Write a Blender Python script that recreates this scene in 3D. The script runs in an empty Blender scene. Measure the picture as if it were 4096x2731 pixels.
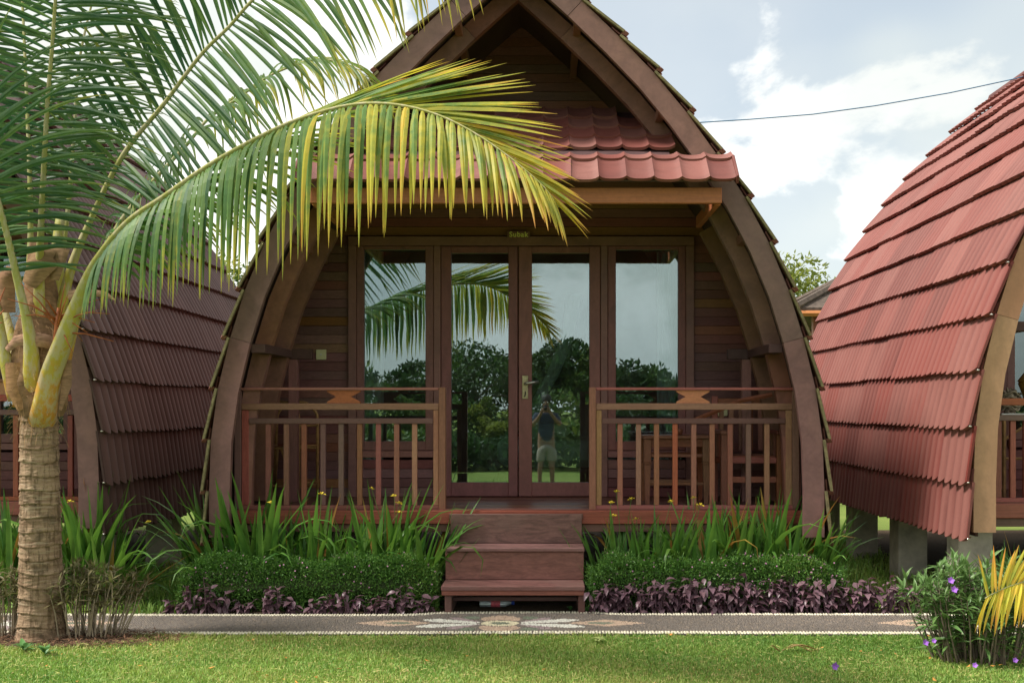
import bpy, math, random
import numpy as np
from mathutils import Vector, Matrix, Quaternion
random.seed(7)
rng = np.random.default_rng(7)
scene = bpy.context.scene
COL = scene.collection
R = math.radians

# ---------------------------------------------------------------- camera
CX, CY, CZ, F = 0.23, -8.6, 1.55, 4400.0        # camera place; focal length in photo pixels
cam = bpy.data.cameras.new('camera')
cam.lens = F / 4096 * 36.0
cam.sensor_width = 36.0
cam.shift_x = (2048 - 2185) / 4096
cam.shift_y = (1630 - 1365.5) / 4096
cam.clip_start = 0.05
cam.clip_end = 2000
camo = bpy.data.objects.new('camera', cam)
camo.location = (CX, CY, CZ)
camo.rotation_euler = (R(90), 0, 0)
COL.objects.link(camo)
scene.camera = camo

# ---------------------------------------------------------------- light
SUN_DIR = Vector((-0.58, -0.12, 0.81)).normalized()     # towards the sun
sun_el = math.asin(SUN_DIR.z)
sun_az = math.atan2(SUN_DIR.x, SUN_DIR.y)
sl = bpy.data.lights.new('sun', 'SUN')
sl.energy = 2.5
sl.angle = R(11)
sl.color = (1.0, 0.95, 0.86)
so = bpy.data.objects.new('sun', sl)
so.rotation_euler = SUN_DIR.to_track_quat('Z', 'Y').to_euler()
so.location = (-20, -8, 30)
COL.objects.link(so)

world = bpy.data.worlds.new('World')
scene.world = world
world.use_nodes = True
wn, wl = world.node_tree.nodes, world.node_tree.links
wn.clear()
wo = wn.new('ShaderNodeOutputWorld')
bg = wn.new('ShaderNodeBackground')
sky = wn.new('ShaderNodeTexSky')
sky.sky_type = 'NISHITA'
sky.sun_disc = False
sky.sun_elevation = sun_el
sky.sun_rotation = sun_az
sky.air_density = 1.0
sky.dust_density = 2.0
tc = wn.new('ShaderNodeTexCoord')
sep = wn.new('ShaderNodeSeparateXYZ')
wl.new(tc.outputs['Generated'], sep.inputs[0])


def wmath(op, a, b=None, c=None):
    n = wn.new('ShaderNodeMath'); n.operation = op
    for i, q in enumerate((a, b, c)):
        if q is None: continue
        if isinstance(q, (int, float)): n.inputs[i].default_value = q
        else: wl.new(q, n.inputs[i])
    return n.outputs[0]


def wnoise(scale, detail, rough, vec, dist=0.0):
    n = wn.new('ShaderNodeTexNoise')
    n.inputs['Scale'].default_value = scale
    n.inputs['Detail'].default_value = detail
    n.inputs['Roughness'].default_value = rough
    n.inputs['Distortion'].default_value = dist
    wl.new(vec, n.inputs['Vector'])
    return n.outputs['Fac']


def wramp(fac, stops):
    n = wn.new('ShaderNodeValToRGB')
    el = n.color_ramp.elements
    while len(el) < len(stops): el.new(0.5)
    for e, (p, c) in zip(el, stops):
        e.position = p; e.color = (c, c, c, 1) if isinstance(c, (int, float)) else (*c, 1)
    n.color_ramp.interpolation = 'EASE'
    wl.new(fac, n.inputs[0])
    return n.outputs[0]


def wmix(fac, a, b):
    n = wn.new('ShaderNodeMix'); n.data_type = 'RGBA'
    wl.new(fac, n.inputs[0])
    for q, s in ((a, n.inputs[6]), (b, n.inputs[7])):
        if isinstance(q, tuple): s.default_value = (*q, 1)
        else: wl.new(q, s)
    return n.outputs[2]


# clouds: billows over a thin grey veil, over the blue of the sky texture
SKY_OFF = (2.1, 0.7, 0.9)
mp = wn.new('ShaderNodeMapping')
mp.inputs['Location'].default_value = SKY_OFF
mp.inputs['Scale'].default_value = (1.0, 1.0, 1.45)
wl.new(tc.outputs['Generated'], mp.inputs[0])
n_big = wnoise(2.1, 3, 0.5, mp.outputs[0])
n_puff = wnoise(5.2, 8, 0.56, mp.outputs[0], 0.15)
n_shade = wnoise(4.0, 6, 0.5, mp.outputs[0])
skyc = wn.new('ShaderNodeVectorMath'); skyc.operation = 'SCALE'
wl.new(sky.outputs[0], skyc.inputs[0]); skyc.inputs['Scale'].default_value = 0.075
veil = wramp(n_big, [(0.36, 0.50), (0.54, 0.96)])
veilcol = wmix(wramp(n_shade, [(0.35, 0.0), (0.65, 1.0)]), (0.37, 0.392, 0.368), (0.435, 0.442, 0.402))
c1 = wmix(veil, skyc.outputs[0], veilcol)
puff = wramp(n_puff, [(0.515, 0.0), (0.59, 0.8), (0.70, 1.0)])
puffcol = wmix(wramp(n_shade, [(0.38, 0.0), (0.58, 1.0)]), (0.42, 0.43, 0.41), (0.58, 0.575, 0.545))
c2 = wmix(puff, c1, puffcol)
wl.new(c2, bg.inputs[0])
bg.inputs[1].default_value = 1.0
wl.new(bg.outputs[0], wo.inputs[0])

scene.view_settings.view_transform = 'Standard'
scene.view_settings.look = 'None'
scene.view_settings.gamma = 1
scene.view_settings.exposure = 1.3
scene.view_settings.use_curve_mapping = False
scene.render.engine = 'CYCLES'
scene.cycles.max_bounces = 5
scene.cycles.diffuse_bounces = 3
scene.cycles.glossy_bounces = 3
world.cycles.sampling_method = 'MANUAL'
world.cycles.sample_map_resolution = 512
scene.cycles.transparent_max_bounces = 12


def P(px, py, D):
    """a point that stands D metres in front of the camera's place"""
    return Vector((CX + (px - 2185) * D / F, CY + D, CZ + (1630 - py) * D / F))


def lin(r, g, b):
    f = lambda v: (v / 255 / 12.92) if v / 255 <= 0.04045 else ((v / 255 + 0.055) / 1.055) ** 2.4
    return (f(r), f(g), f(b))


# ---------------------------------------------------------------- object helpers
def link(name, data, parent=None, loc=None, rot=None, scale=None):
    o = bpy.data.objects.new(name, data)
    COL.objects.link(o)
    if parent is not None: o.parent = parent
    if loc is not None: o.location = loc
    if rot is not None: o.rotation_euler = rot
    if scale is not None: o.scale = scale if hasattr(scale, '__len__') else (scale,) * 3
    return o


def tag(o, label=None, cat=None, group=None, kind=None):
    if label: o['label'] = label
    if cat: o['category'] = cat
    if group: o['group'] = group
    if kind: o['kind'] = kind
    return o


def empty(name, loc, label, cat, group=None, rz=0):
    o = link(name, None, None, loc, (0, 0, rz))
    o.empty_display_size = 0.1
    return tag(o, label, cat, group)


class MB:
    """collects faces and builds them as one mesh"""
    def __init__(s):
        s.v, s.f, s.c = [], [], []

    def add(s, vs, fs, col=None):
        b = len(s.v)
        s.v += [tuple(p) for p in vs]
        s.f += [tuple(i + b for i in f) for f in fs]
        if col is not None:
            s.c += ([col] * len(vs) if not isinstance(col, list) else col)
        return s

    def box(s, x0, x1, y0, y1, z0, z1, c=0.0):
        if c <= 0:
            vs = [(x, y, z) for x in (x0, x1) for y in (y0, y1) for z in (z0, z1)]
            fs = [(0, 1, 3, 2), (4, 6, 7, 5), (0, 4, 5, 1), (2, 3, 7, 6), (0, 2, 6, 4), (1, 5, 7, 3)]
            return s.add(vs, fs)
        X, Y, Z = (x0, x1), (y0, y1), (z0, z1)
        vs, idx = [], {}
        for i in (0, 1):
            for j in (0, 1):
                for k in (0, 1):
                    sx, sy, sz = (1 - 2 * i) * c, (1 - 2 * j) * c, (1 - 2 * k) * c
                    for a, p in enumerate(((X[i], Y[j] + sy, Z[k] + sz), (X[i] + sx, Y[j], Z[k] + sz), (X[i] + sx, Y[j] + sy, Z[k]))):
                        idx[i, j, k, a] = len(vs); vs.append(p)
        g = lambda i, j, k, a: idx[i, j, k, a]
        fs = []
        for i in (0, 1):
            q = [g(i, 0, 0, 0), g(i, 0, 1, 0), g(i, 1, 1, 0), g(i, 1, 0, 0)]; fs.append(q if i == 0 else q[::-1])
            q = [g(0, i, 0, 1), g(1, i, 0, 1), g(1, i, 1, 1), g(0, i, 1, 1)]; fs.append(q if i == 0 else q[::-1])
            q = [g(0, 0, i, 2), g(0, 1, i, 2), g(1, 1, i, 2), g(1, 0, i, 2)]; fs.append(q if i == 0 else q[::-1])
            for j in (0, 1):
                fs.append([g(i, j, 0, 0), g(i, j, 1, 0), g(i, j, 1, 1), g(i, j, 0, 1)])
                fs.append([g(i, 0, j, 0), g(i, 1, j, 0), g(i, 1, j, 2), g(i, 0, j, 2)])
                fs.append([g(0, i, j, 1), g(1, i, j, 1), g(1, i, j, 2), g(0, i, j, 2)])
                for k in (0, 1):
                    fs.append([g(i, j, k, 0), g(i, j, k, 1), g(i, j, k, 2)])
        return s.add(vs, fs)

    def prism(s, poly, y0, y1):
        """polygon in x,z pushed along y"""
        n = len(poly)
        vs = [(x, y0, z) for x, z in poly] + [(x, y1, z) for x, z in poly]
        fs = [tuple(range(n)), tuple(range(2 * n - 1, n - 1, -1))]
        fs += [(i, i + n, (i + 1) % n + n, (i + 1) % n) for i in range(n)]
        return s.add(vs, fs)

    def tube(s, pts, rad, n=8, flat=1.0, cap=True, cols=None):
        pts = [Vector(p) for p in pts]
        m = len(pts)
        if not hasattr(rad, '__len__'): rad = [rad] * m
        vs, cs = [], []
        ref = None
        for i, p in enumerate(pts):
            t = (pts[min(i + 1, m - 1)] - pts[max(i - 1, 0)]).normalized()
            if ref is None:
                ref = Vector((0, 0, 1)) if abs(t.z) < 0.9 else Vector((0, 1, 0))
            a = t.cross(ref).normalized(); b = a.cross(t).normalized(); ref = b
            for k in range(n):
                w = 2 * math.pi * k / n
                vs.append(p + (a * math.cos(w) + b * math.sin(w) * flat) * rad[i])
                if cols: cs.append(cols[i])
        fs = [(i * n + k, i * n + (k + 1) % n, (i + 1) * n + (k + 1) % n, (i + 1) * n + k) for i in range(m - 1) for k in range(n)]
        if cap: fs += [tuple(range(n - 1, -1, -1)), tuple((m - 1) * n + k for k in range(n))]
        return s.add(vs, fs, cs if cols else None)

    def lathe(s, prof, n=24, cx=0, cy=0):
        vs, fs = [], []
        for r, z in prof:
            for k in range(n):
                w = 2 * math.pi * k / n
                vs.append((cx + r * math.cos(w), cy + r * math.sin(w), z))
        m = len(prof)
        fs = [(i * n + k, i * n + (k + 1) % n, (i + 1) * n + (k + 1) % n, (i + 1) * n + k) for i in range(m - 1) for k in range(n)]
        fs += [tuple(range(n - 1, -1, -1)), tuple((m - 1) * n + k for k in range(n))]
        return s.add(vs, fs)

    def mesh(s, name, mat=None, smooth=False):
        me = bpy.data.meshes.new(name)
        me.from_pydata(s.v, [], s.f)
        if s.c and len(s.c) == len(s.v):
            a = me.color_attributes.new('tint', 'FLOAT_COLOR', 'POINT')
            a.data.foreach_set('color', np.array([(c[0], c[1], c[2], 1.0) for c in s.c], np.float32).ravel())
        if smooth:
            me.polygons.foreach_set('use_smooth', [True] * len(me.polygons))
        if mat is not None:
            for q in (mat if isinstance(mat, (list, tuple)) else [mat]): me.materials.append(q)
        me.update()
        return me

    def build(s, name, mat, parent=None, smooth=False, **kw):
        return link(name, s.mesh(name, mat, smooth), parent, **kw)


def npmesh(name, verts, faces, mat, cols=None, smooth=False):
    """big meshes from arrays; faces is (n,k)"""
    verts = np.ascontiguousarray(verts, np.float32); faces = np.ascontiguousarray(faces, np.int32)
    me = bpy.data.meshes.new(name)
    me.vertices.add(len(verts)); me.vertices.foreach_set('co', verts.ravel())
    n, k = faces.shape
    me.loops.add(n * k); me.loops.foreach_set('vertex_index', faces.ravel())
    me.polygons.add(n)
    me.polygons.foreach_set('loop_start', np.arange(0, n * k, k, dtype=np.int32))
    me.polygons.foreach_set('loop_total', np.full(n, k, np.int32))
    if smooth: me.polygons.foreach_set('use_smooth', np.ones(n, bool))
    if cols is not None:
        a = me.color_attributes.new('tint', 'FLOAT_COLOR', 'POINT')
        c = np.ones((len(verts), 4), np.float32); c[:, :3] = cols
        a.data.foreach_set('color', c.ravel())
    me.update(calc_edges=True)
    me.materials.append(mat)
    return me


def unit(a):
    return a / np.maximum(np.linalg.norm(a, axis=-1, keepdims=True), 1e-9)


def leaf_arrays(base, dirn, length, width, fold=0.25, rnd=None):
    """diamond leaves, two folded quads-as-triangles each: base, side, tip, side, with a midrib dip"""
    n = len(base)
    r = rng.normal(size=(n, 3)) if rnd is None else rnd
    w = unit(np.cross(dirn, r)); nn = np.cross(dirn, w)
    L = length[:, None]; W = width[:, None] * 0.5
    mid = base + dirn * L * 0.45
    v = np.stack([base, mid + w * W + nn * W * fold * 2, base + dirn * L, mid - w * W + nn * W * fold * 2], 1).reshape(-1, 3)
    i = np.arange(n)[:, None] * 4
    f = np.concatenate([i + np.array([[0, 1, 2]]), i + np.array([[0, 2, 3]])], 0)
    return v, f


def rand_dirs(n, up=0.0):
    d = unit(rng.normal(size=(n, 3)))
    d[:, 2] += up
    return unit(d)


ORD = ['first', 'second', 'third', 'fourth', 'fifth', 'sixth', 'seventh', 'eighth', 'ninth', 'tenth', 'eleventh', 'twelfth', 'thirteenth',
       'fourteenth', 'fifteenth', 'sixteenth', 'seventeenth', 'eighteenth', 'nineteenth', 'twentieth', 'twenty-first', 'twenty-second',
       'twenty-third', 'twenty-fourth', 'twenty-fifth', 'twenty-sixth', 'twenty-seventh', 'twenty-eighth', 'twenty-ninth', 'thirtieth']

# ---------------------------------------------------------------- materials
class NT:
    def __init__(s, name):
        s.m = bpy.data.materials.new(name); s.m.use_nodes = True
        s.t = s.m.node_tree; s.n = s.t.nodes; s.l = s.t.links
        s.n.clear()
        s.out = s.n.new('ShaderNodeOutputMaterial')
        s.b = s.n.new('ShaderNodeBsdfPrincipled')
        s.l.new(s.b.outputs[0], s.out.inputs[0])

    def new(s, t, **kw):
        n = s.n.new(t)
        for k, v in kw.items(): setattr(n, k, v)
        return n

    def put(s, sock, v):
        if isinstance(v, bpy.types.NodeSocket): s.l.new(v, sock)
        elif isinstance(v, tuple) and len(v) == 3 and sock.type == 'RGBA': sock.default_value = (*v, 1)
        else: sock.default_value = v

    def coords(s, kind='Object', scale=(1, 1, 1)):
        t = s.new('ShaderNodeTexCoord'); m = s.new('ShaderNodeMapping')
        s.l.new(t.outputs[kind], m.inputs[0]); m.inputs['Scale'].default_value = scale
        return m.outputs[0]

    def noise(s, vec, scale, detail=4, rough=0.55, w=None, dist=0.0):
        n = s.new('ShaderNodeTexNoise')
        if w is not None:
            n.noise_dimensions = '4D'; s.put(n.inputs['W'], w)
        s.put(n.inputs['Vector'], vec); n.inputs['Scale'].default_value = scale
        n.inputs['Detail'].default_value = detail; n.inputs['Roughness'].default_value = rough
        n.inputs['Distortion'].default_value = dist
        return n.outputs['Fac']

    def ramp(s, fac, stops, interp='LINEAR'):
        n = s.new('ShaderNodeValToRGB'); e = n.color_ramp.elements
        n.color_ramp.interpolation = interp
        while len(e) < len(stops): e.new(0.5)
        for q, (p, c) in zip(e, stops):
            q.position = p; q.color = (c, c, c, 1) if isinstance(c, (int, float)) else (*c, 1)
        s.put(n.inputs[0], fac)
        return n.outputs[0]

    def mix(s, fac, a, b, blend='MIX'):
        n = s.new('ShaderNodeMix', data_type='RGBA', blend_type=blend)
        s.put(n.inputs[0], fac); s.put(n.inputs[6], a); s.put(n.inputs[7], b)
        return n.outputs[2]

    def math(s, op, a, b=0.0):
        n = s.new('ShaderNodeMath', operation=op)
        s.put(n.inputs[0], a); s.put(n.inputs[1], b)
        return n.outputs[0]

    def rand(s):
        return s.new('ShaderNodeObjectInfo').outputs['Random']

    def hsv(s, col, h=0.5, sat=1.0, v=1.0):
        n = s.new('ShaderNodeHueSaturation')
        s.put(n.inputs['Hue'], h); s.put(n.inputs['Saturation'], sat); s.put(n.inputs['Value'], v); s.put(n.inputs['Color'], col)
        return n.outputs[0]

    def maprange(s, v, a, b):
        n = s.new('ShaderNodeMapRange'); s.put(n.inputs[0], v); n.inputs[3].default_value = a; n.inputs[4].default_value = b
        return n.outputs[0]

    def attr(s, name='tint'):
        return s.new('ShaderNodeVertexColor', layer_name=name).outputs[0]

    def bump(s, h, strength=0.3, dist=0.01):
        n = s.new('ShaderNodeBump'); n.inputs['Strength'].default_value = strength; n.inputs['Distance'].default_value = dist
        s.put(n.inputs['Height'], h); s.l.new(n.outputs[0], s.b.inputs['Normal'])

    def done(s, col, rough=0.6, spec=0.4):
        s.put(s.b.inputs['Base Color'], col); s.put(s.b.inputs['Roughness'], rough)
        s.b.inputs['Specular IOR Level'].default_value = spec
        return s.m

    def translucent(s, col, fac=0.3):
        t = s.new('ShaderNodeBsdfTranslucent'); s.put(t.inputs[0], col)
        m = s.new('ShaderNodeMixShader'); m.inputs[0].default_value = fac
        s.l.new(s.b.outputs[0], m.inputs[1]); s.l.new(t.outputs[0], m.inputs[2]); s.l.new(m.outputs[0], s.out.inputs[0])
        return s.m


def wood(name, col, var=0.3, rough=0.55, spread=0.12, kind='Generated', scale=(7, 7, 7), worn=None, spec=0.35):
    t = NT(name)
    r = t.rand(); w = t.math('MULTIPLY', r, 37.0)
    v = t.coords(kind, scale)
    n1 = t.noise(v, 1.0, 6, 0.65, w, 1.2)
    v2 = t.coords('Object', (1, 1, 1))
    n2 = t.noise(v2, 34.0, 4, 0.6, w)
    n3 = t.noise(v2, 2.2, 4, 0.6, w)
    dark = tuple(c * (1 - var) for c in col); lite = tuple(min(1, c * (1 + var)) for c in col)
    c = t.mix(t.ramp(n1, [(0.3, 0.0), (0.72, 1.0)]), dark, lite)
    c = t.mix(t.math('MULTIPLY', t.ramp(n2, [(0.45, 0.0), (0.75, 1.0)]), 0.35), c, tuple(q * 0.55 for q in col))
    if worn: c = t.mix(t.ramp(n3, [(0.5, 0.0), (0.68, 0.7)]), c, worn)
    c = t.hsv(c, t.maprange(r, 0.5 - spread * 0.12, 0.5 + spread * 0.12), t.maprange(t.math('FRACT', t.math('MULTIPLY', r, 7.7)), 1 - spread, 1 + spread),
              t.maprange(t.math('FRACT', t.math('MULTIPLY', r, 13.3)), 1 - spread * 1.6, 1 + spread * 1.6))
    t.bump(n1, 0.25, 0.004)
    return t.done(c, t.maprange(n1, rough - 0.1, rough + 0.15), spec)


def plain(name, col, rough=0.6, var=0.15, scale=6.0, spec=0.4, metal=0.0):
    t = NT(name)
    n = t.noise(t.coords(), scale, 5, 0.6)
    c = t.mix(t.ramp(n, [(0.3, 0.0), (0.7, 1.0)]), tuple(q * (1 - var) for q in col), tuple(min(1, q * (1 + var)) for q in col))
    t.b.inputs['Metallic'].default_value = metal
    return t.done(c, rough, spec)


M = {}
M['wall'] = wood('dark_wall_wood', (0.20, 0.084, 0.076), 0.3, 0.5, 0.16)
M['wall_tan'] = wood('orange_wall_wood', (0.26, 0.105, 0.055), 0.3, 0.5, 0.15)
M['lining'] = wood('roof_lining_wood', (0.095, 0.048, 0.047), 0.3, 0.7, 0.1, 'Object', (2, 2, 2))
M['frame'] = wood('frame_wood', (0.205, 0.108, 0.096), 0.25, 0.6, 0.08, 'Object', (5, 5, 5), (0.245, 0.135, 0.108))
M['frame_in'] = wood('inner_frame_wood', (0.25, 0.115, 0.090), 0.3, 0.55, 0.1, 'Object', (4, 4, 4), (0.27, 0.12, 0.07))
M['frame_tan'] = wood('tan_frame_wood', (0.45, 0.24, 0.145), 0.18, 0.6, 0.05, 'Object', (6, 6, 1.5), (0.37, 0.19, 0.11))
M['door'] = wood('door_wood', (0.27, 0.118, 0.112), 0.25, 0.42, 0.1)
M['rail'] = wood('rail_wood', (0.34, 0.122, 0.085), 0.33, 0.5, 0.16)
M['rail_dark'] = wood('dark_rail_wood', (0.19, 0.098, 0.084), 0.2, 0.55, 0.12)
M['rail_tan'] = wood('tan_rail_wood', (0.40, 0.20, 0.105), 0.3, 0.6, 0.1, worn=(0.32, 0.125, 0.08))
M['fascia'] = wood('red_fascia_wood', (0.31, 0.095, 0.066), 0.4, 0.5, 0.1)
M['beam'] = wood('orange_beam_wood', (0.50, 0.185, 0.085), 0.2, 0.5, 0.1)
M['step'] = wood('step_wood', (0.255, 0.098, 0.074), 0.4, 0.5, 0.1)
M['step_old'] = wood('worn_step_wood', (0.19, 0.092, 0.078), 0.5, 0.6, 0.1, worn=(0.20, 0.12, 0.10))
M['deck'] = wood('deck_wood', (0.20, 0.080, 0.062), 0.3, 0.35, 0.15)
M['furn'] = wood('furniture_wood', (0.26, 0.10, 0.065), 0.3, 0.45, 0.15)


def sheet_mat(name, c0, c1, fade_lit, fade_amt, crest=0.0):
    t = NT(name)
    r = t.rand(); w = t.math('MULTIPLY', r, 51.0)
    n1 = t.noise(t.coords('Object', (1.1, 2.2, 1.1)), 1.0, 5, 0.6, w)
    n2 = t.noise(t.coords('Object'), 120.0, 2, 0.5, w)
    n3 = t.noise(t.coords('Object', (2.5, 9, 2.5)), 1.0, 3, 0.6, w)
    c = t.mix(r, c0, c1)
    f = t.math('ADD', t.math('MULTIPLY', t.math('SUBTRACT', t.math('FRACT', t.math('MULTIPLY', r, 17.3)), 0.5), 0.70), n1)
    c = t.mix(t.math('MULTIPLY', t.ramp(f, [(0.36, 0.0), (0.72, 1.0)]), fade_amt), c, fade_lit)
    c = t.mix(t.math('MULTIPLY', t.ramp(n3, [(0.50, 0.0), (0.70, 1.0)]), 0.42), c, tuple(q * 0.6 for q in c0))
    if crest:  # light along the corrugation crests, painted into the sheet colour
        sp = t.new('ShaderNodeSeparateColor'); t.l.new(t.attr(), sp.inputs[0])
        c = t.mix(t.math('MULTIPLY', sp.outputs[0], t.maprange(n1, crest * 0.4, crest)), c, tuple(min(1, q * 1.25) for q in fade_lit))
    c = t.hsv(c, 0.5, 1.0, t.maprange(n2, 0.86, 1.14))
    t.bump(n2, 0.25, 0.003)
    return t.done(c, 0.62, 0.35)


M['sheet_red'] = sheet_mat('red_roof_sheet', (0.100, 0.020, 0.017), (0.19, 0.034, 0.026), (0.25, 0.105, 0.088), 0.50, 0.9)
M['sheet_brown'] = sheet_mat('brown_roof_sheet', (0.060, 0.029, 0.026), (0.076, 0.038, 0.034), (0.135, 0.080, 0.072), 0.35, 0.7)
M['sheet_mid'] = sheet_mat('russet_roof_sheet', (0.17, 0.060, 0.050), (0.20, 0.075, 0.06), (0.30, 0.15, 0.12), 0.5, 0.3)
M['tile'] = sheet_mat('awning_tile_red', (0.16, 0.048, 0.040), (0.235, 0.072, 0.058), (0.28, 0.13, 0.11), 0.6)
M['lichen'] = plain('lichen_edge', (0.20, 0.17, 0.085), 0.9, 0.4, 30)
M['concrete'] = plain('pillar_concrete', (0.50, 0.45, 0.38), 0.9, 0.3, 7)
M['metal'] = plain('brushed_metal', (0.62, 0.60, 0.55), 0.3, 0.1, 30, 0.5, 0.9)
M['brass'] = plain('worn_brass_plate', (0.42, 0.36, 0.22), 0.4, 0.3, 30, 0.5, 0.6)
M['plastic'] = plain('cream_plastic', (0.70, 0.66, 0.40), 0.4, 0.05)
M['white'] = plain('white_paint', (0.75, 0.75, 0.72), 0.5, 0.05)
M['black'] = plain('black_plastic', (0.02, 0.02, 0.022), 0.4, 0.2)
M['rattan'] = plain('rattan_cane', (0.36, 0.19, 0.075), 0.5, 0.35, 18)
M['letter'] = plain('yellow_letter_paint', (0.80, 0.70, 0.25), 0.6, 0.1, 20)
M['sheet_cloth'] = plain('pale_blue_bed_cloth', (0.78, 0.86, 0.90), 0.9, 0.05, 5)

t = NT('window_glass')
t.n.remove(t.b)
gl = t.new('ShaderNodeBsdfGlossy'); gl.inputs['Roughness'].default_value = 0.004
bpn = t.new('ShaderNodeBump'); bpn.inputs['Strength'].default_value = 0.010; bpn.inputs['Distance'].default_value = 0.05
t.l.new(t.noise(t.coords('Object'), 3.2, 1, 0.4), bpn.inputs['Height']); t.l.new(bpn.outputs[0], gl.inputs['Normal']); gl.inputs['Color'].default_value = (0.80, 0.95, 1.0, 1)
tr = t.new('ShaderNodeBsdfTransparent'); tr.inputs['Color'].default_value = (0.80, 0.87, 0.85, 1)
fr = t.new('ShaderNodeFresnel'); fr.inputs['IOR'].default_value = 2.9
mx = t.new('ShaderNodeMixShader')
t.l.new(fr.outputs[0], mx.inputs[0]); t.l.new(tr.outputs[0], mx.inputs[1]); t.l.new(gl.outputs[0], mx.inputs[2])
df = t.new('ShaderNodeBsdfDiffuse'); df.inputs[0].default_value = (0.6, 0.6, 0.56, 1)
dm = t.new('ShaderNodeMixShader'); t.l.new(t.ramp(t.noise(t.coords('Object', (1, 1, 0.6)), 5.0, 6, 0.7), [(0.45, 0.012), (0.75, 0.06)]), dm.inputs[0])
t.l.new(mx.outputs[0], dm.inputs[1]); t.l.new(df.outputs[0], dm.inputs[2])
t.l.new(dm.outputs[0], t.out.inputs[0])
M['glass'] = t.m

t = NT('sheer_curtain')
n = t.noise(t.coords('Object', (30, 30, 1)), 1.0, 3)
t.done(t.mix(n, (0.74, 0.80, 0.86), (0.90, 0.93, 0.96)), 0.9, 0.1)
M['curtain'] = t.translucent((0.75, 0.80, 0.85), 0.15)


def leafmat(name, a, b, tr=0.3, rough=0.45, scale=9.0, trcol=None, spec=0.4):
    t = NT(name)
    r = t.rand()
    n = t.noise(t.coords('Object'), scale, 3, 0.6, t.math('MULTIPLY', r, 23.0))
    c = t.mix(t.ramp(n, [(0.3, 0.0), (0.7, 1.0)]), a, b)
    c = t.hsv(c, t.maprange(r, 0.485, 0.515), 1.0, t.maprange(t.math('FRACT', t.math('MULTIPLY', r, 9.1)), 0.75, 1.25))
    t.done(c, rough, spec)
    return t.translucent(trcol or tuple(min(1, q * 1.5) for q in b), tr) if tr > 0 else t.m


def tintmat(name, stops, tr=0.3, rough=0.5, jitter=0.25, scale=14.0, spec=0.4):
    """colour runs along the vertex value 'tint' red, brightness follows its green"""
    t = NT(name)
    a = t.attr(); s = t.new('ShaderNodeSeparateColor'); t.l.new(a, s.inputs[0])
    n = t.noise(t.coords('Object'), scale, 4, 0.65)
    f = t.math('ADD', s.outputs[0], t.math('MULTIPLY', t.math('SUBTRACT', n, 0.5), jitter * 2))
    c = t.ramp(f, stops)
    c = t.hsv(c, 0.5, 1.0, s.outputs[1])
    t.done(c, rough, spec)
    return t.translucent(t.hsv(c, 0.5, 1.05, 1.35), tr) if tr > 0 else t.m


M['palm_leaf'] = tintmat('palm_leaflet', [(0.0, (0.050, 0.128, 0.055)), (0.35, (0.125, 0.205, 0.055)), (0.62, (0.42, 0.37, 0.05)), (1.0, (0.52, 0.23, 0.05))], 0.38, 0.5, spec=0.25)
M['petiole'] = tintmat('palm_petiole', [(0.0, (0.50, 0.24, 0.045)), (0.3, (0.40, 0.36, 0.07)), (0.6, (0.34, 0.34, 0.13)), (1.0, (0.33, 0.34, 0.12))], 0.0, 0.5, 0.4, 9)
t = NT('palm_petiole')
_s = t.new('ShaderNodeSeparateColor'); t.l.new(t.attr(), _s.inputs[0])
_n = t.noise(t.coords('Object'), 9.0, 4, 0.65); _n2 = t.noise(t.coords('Object', (1, 1, 0.35)), 26.0, 5, 0.7)
_c = t.ramp(t.math('ADD', _s.outputs[0], t.math('MULTIPLY', t.math('SUBTRACT', _n, 0.5), 0.8)), [(0.0, (0.52, 0.23, 0.04)), (0.3, (0.44, 0.37, 0.06)), (0.6, (0.36, 0.35, 0.10)), (1.0, (0.34, 0.33, 0.11))])
_c = t.mix(t.math('MULTIPLY', t.ramp(_n2, [(0.46, 0.0), (0.56, 1.0)]), 0.7), _c, (0.46, 0.40, 0.27))
t.bump(_n2, 0.4, 0.004)
M['petiole'] = t.done(_c, 0.6, 0.3)
M['strap'] = leafmat('strap_leaf', (0.070, 0.18, 0.034), (0.145, 0.31, 0.055), 0.32, 0.42, 6, (0.16, 0.32, 0.04))
M['strap_old'] = leafmat('yellowed_strap_leaf', (0.26, 0.22, 0.035), (0.36, 0.15, 0.035), 0.25, 0.6, 6)
M['yellow_petal'] = plain('yellow_petal', (0.80, 0.62, 0.04), 0.6, 0.1)
M['pink_petal'] = plain('pink_petal', (0.40, 0.18, 0.30), 0.6, 0.15)
M['violet_petal'] = plain('violet_petal', (0.32, 0.12, 0.55), 0.6, 0.15)
M['purple_leaf'] = leafmat('purple_leaf', (0.115, 0.056, 0.078), (0.21, 0.125, 0.15), 0.12, 0.38, 22, (0.20, 0.06, 0.10), 0.5)
M['stem'] = plain('green_stem', (0.11, 0.16, 0.04), 0.6, 0.2)
M['twig'] = plain('pale_twig', (0.34, 0.27, 0.19), 0.85, 0.3, 25)
M['bark'] = plain('grey_bark', (0.17, 0.13, 0.10), 0.9, 0.35, 9)
M['hedge_leaf'] = tintmat('hedge_leaf', [(0.0, (0.055, 0.145, 0.030)), (0.6, (0.125, 0.27, 0.048)), (1.0, (0.25, 0.33, 0.075))], 0.28, 0.5, 0.1)
M['shrub_leaf'] = leafmat('lance_leaf', (0.075, 0.165, 0.045), (0.15, 0.25, 0.075), 0.22, 0.45, 7)
M['dry_leaf'] = leafmat('dry_shrub_leaf', (0.16, 0.105, 0.055), (0.15, 0.17, 0.055), 0.2, 0.6, 5)
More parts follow.
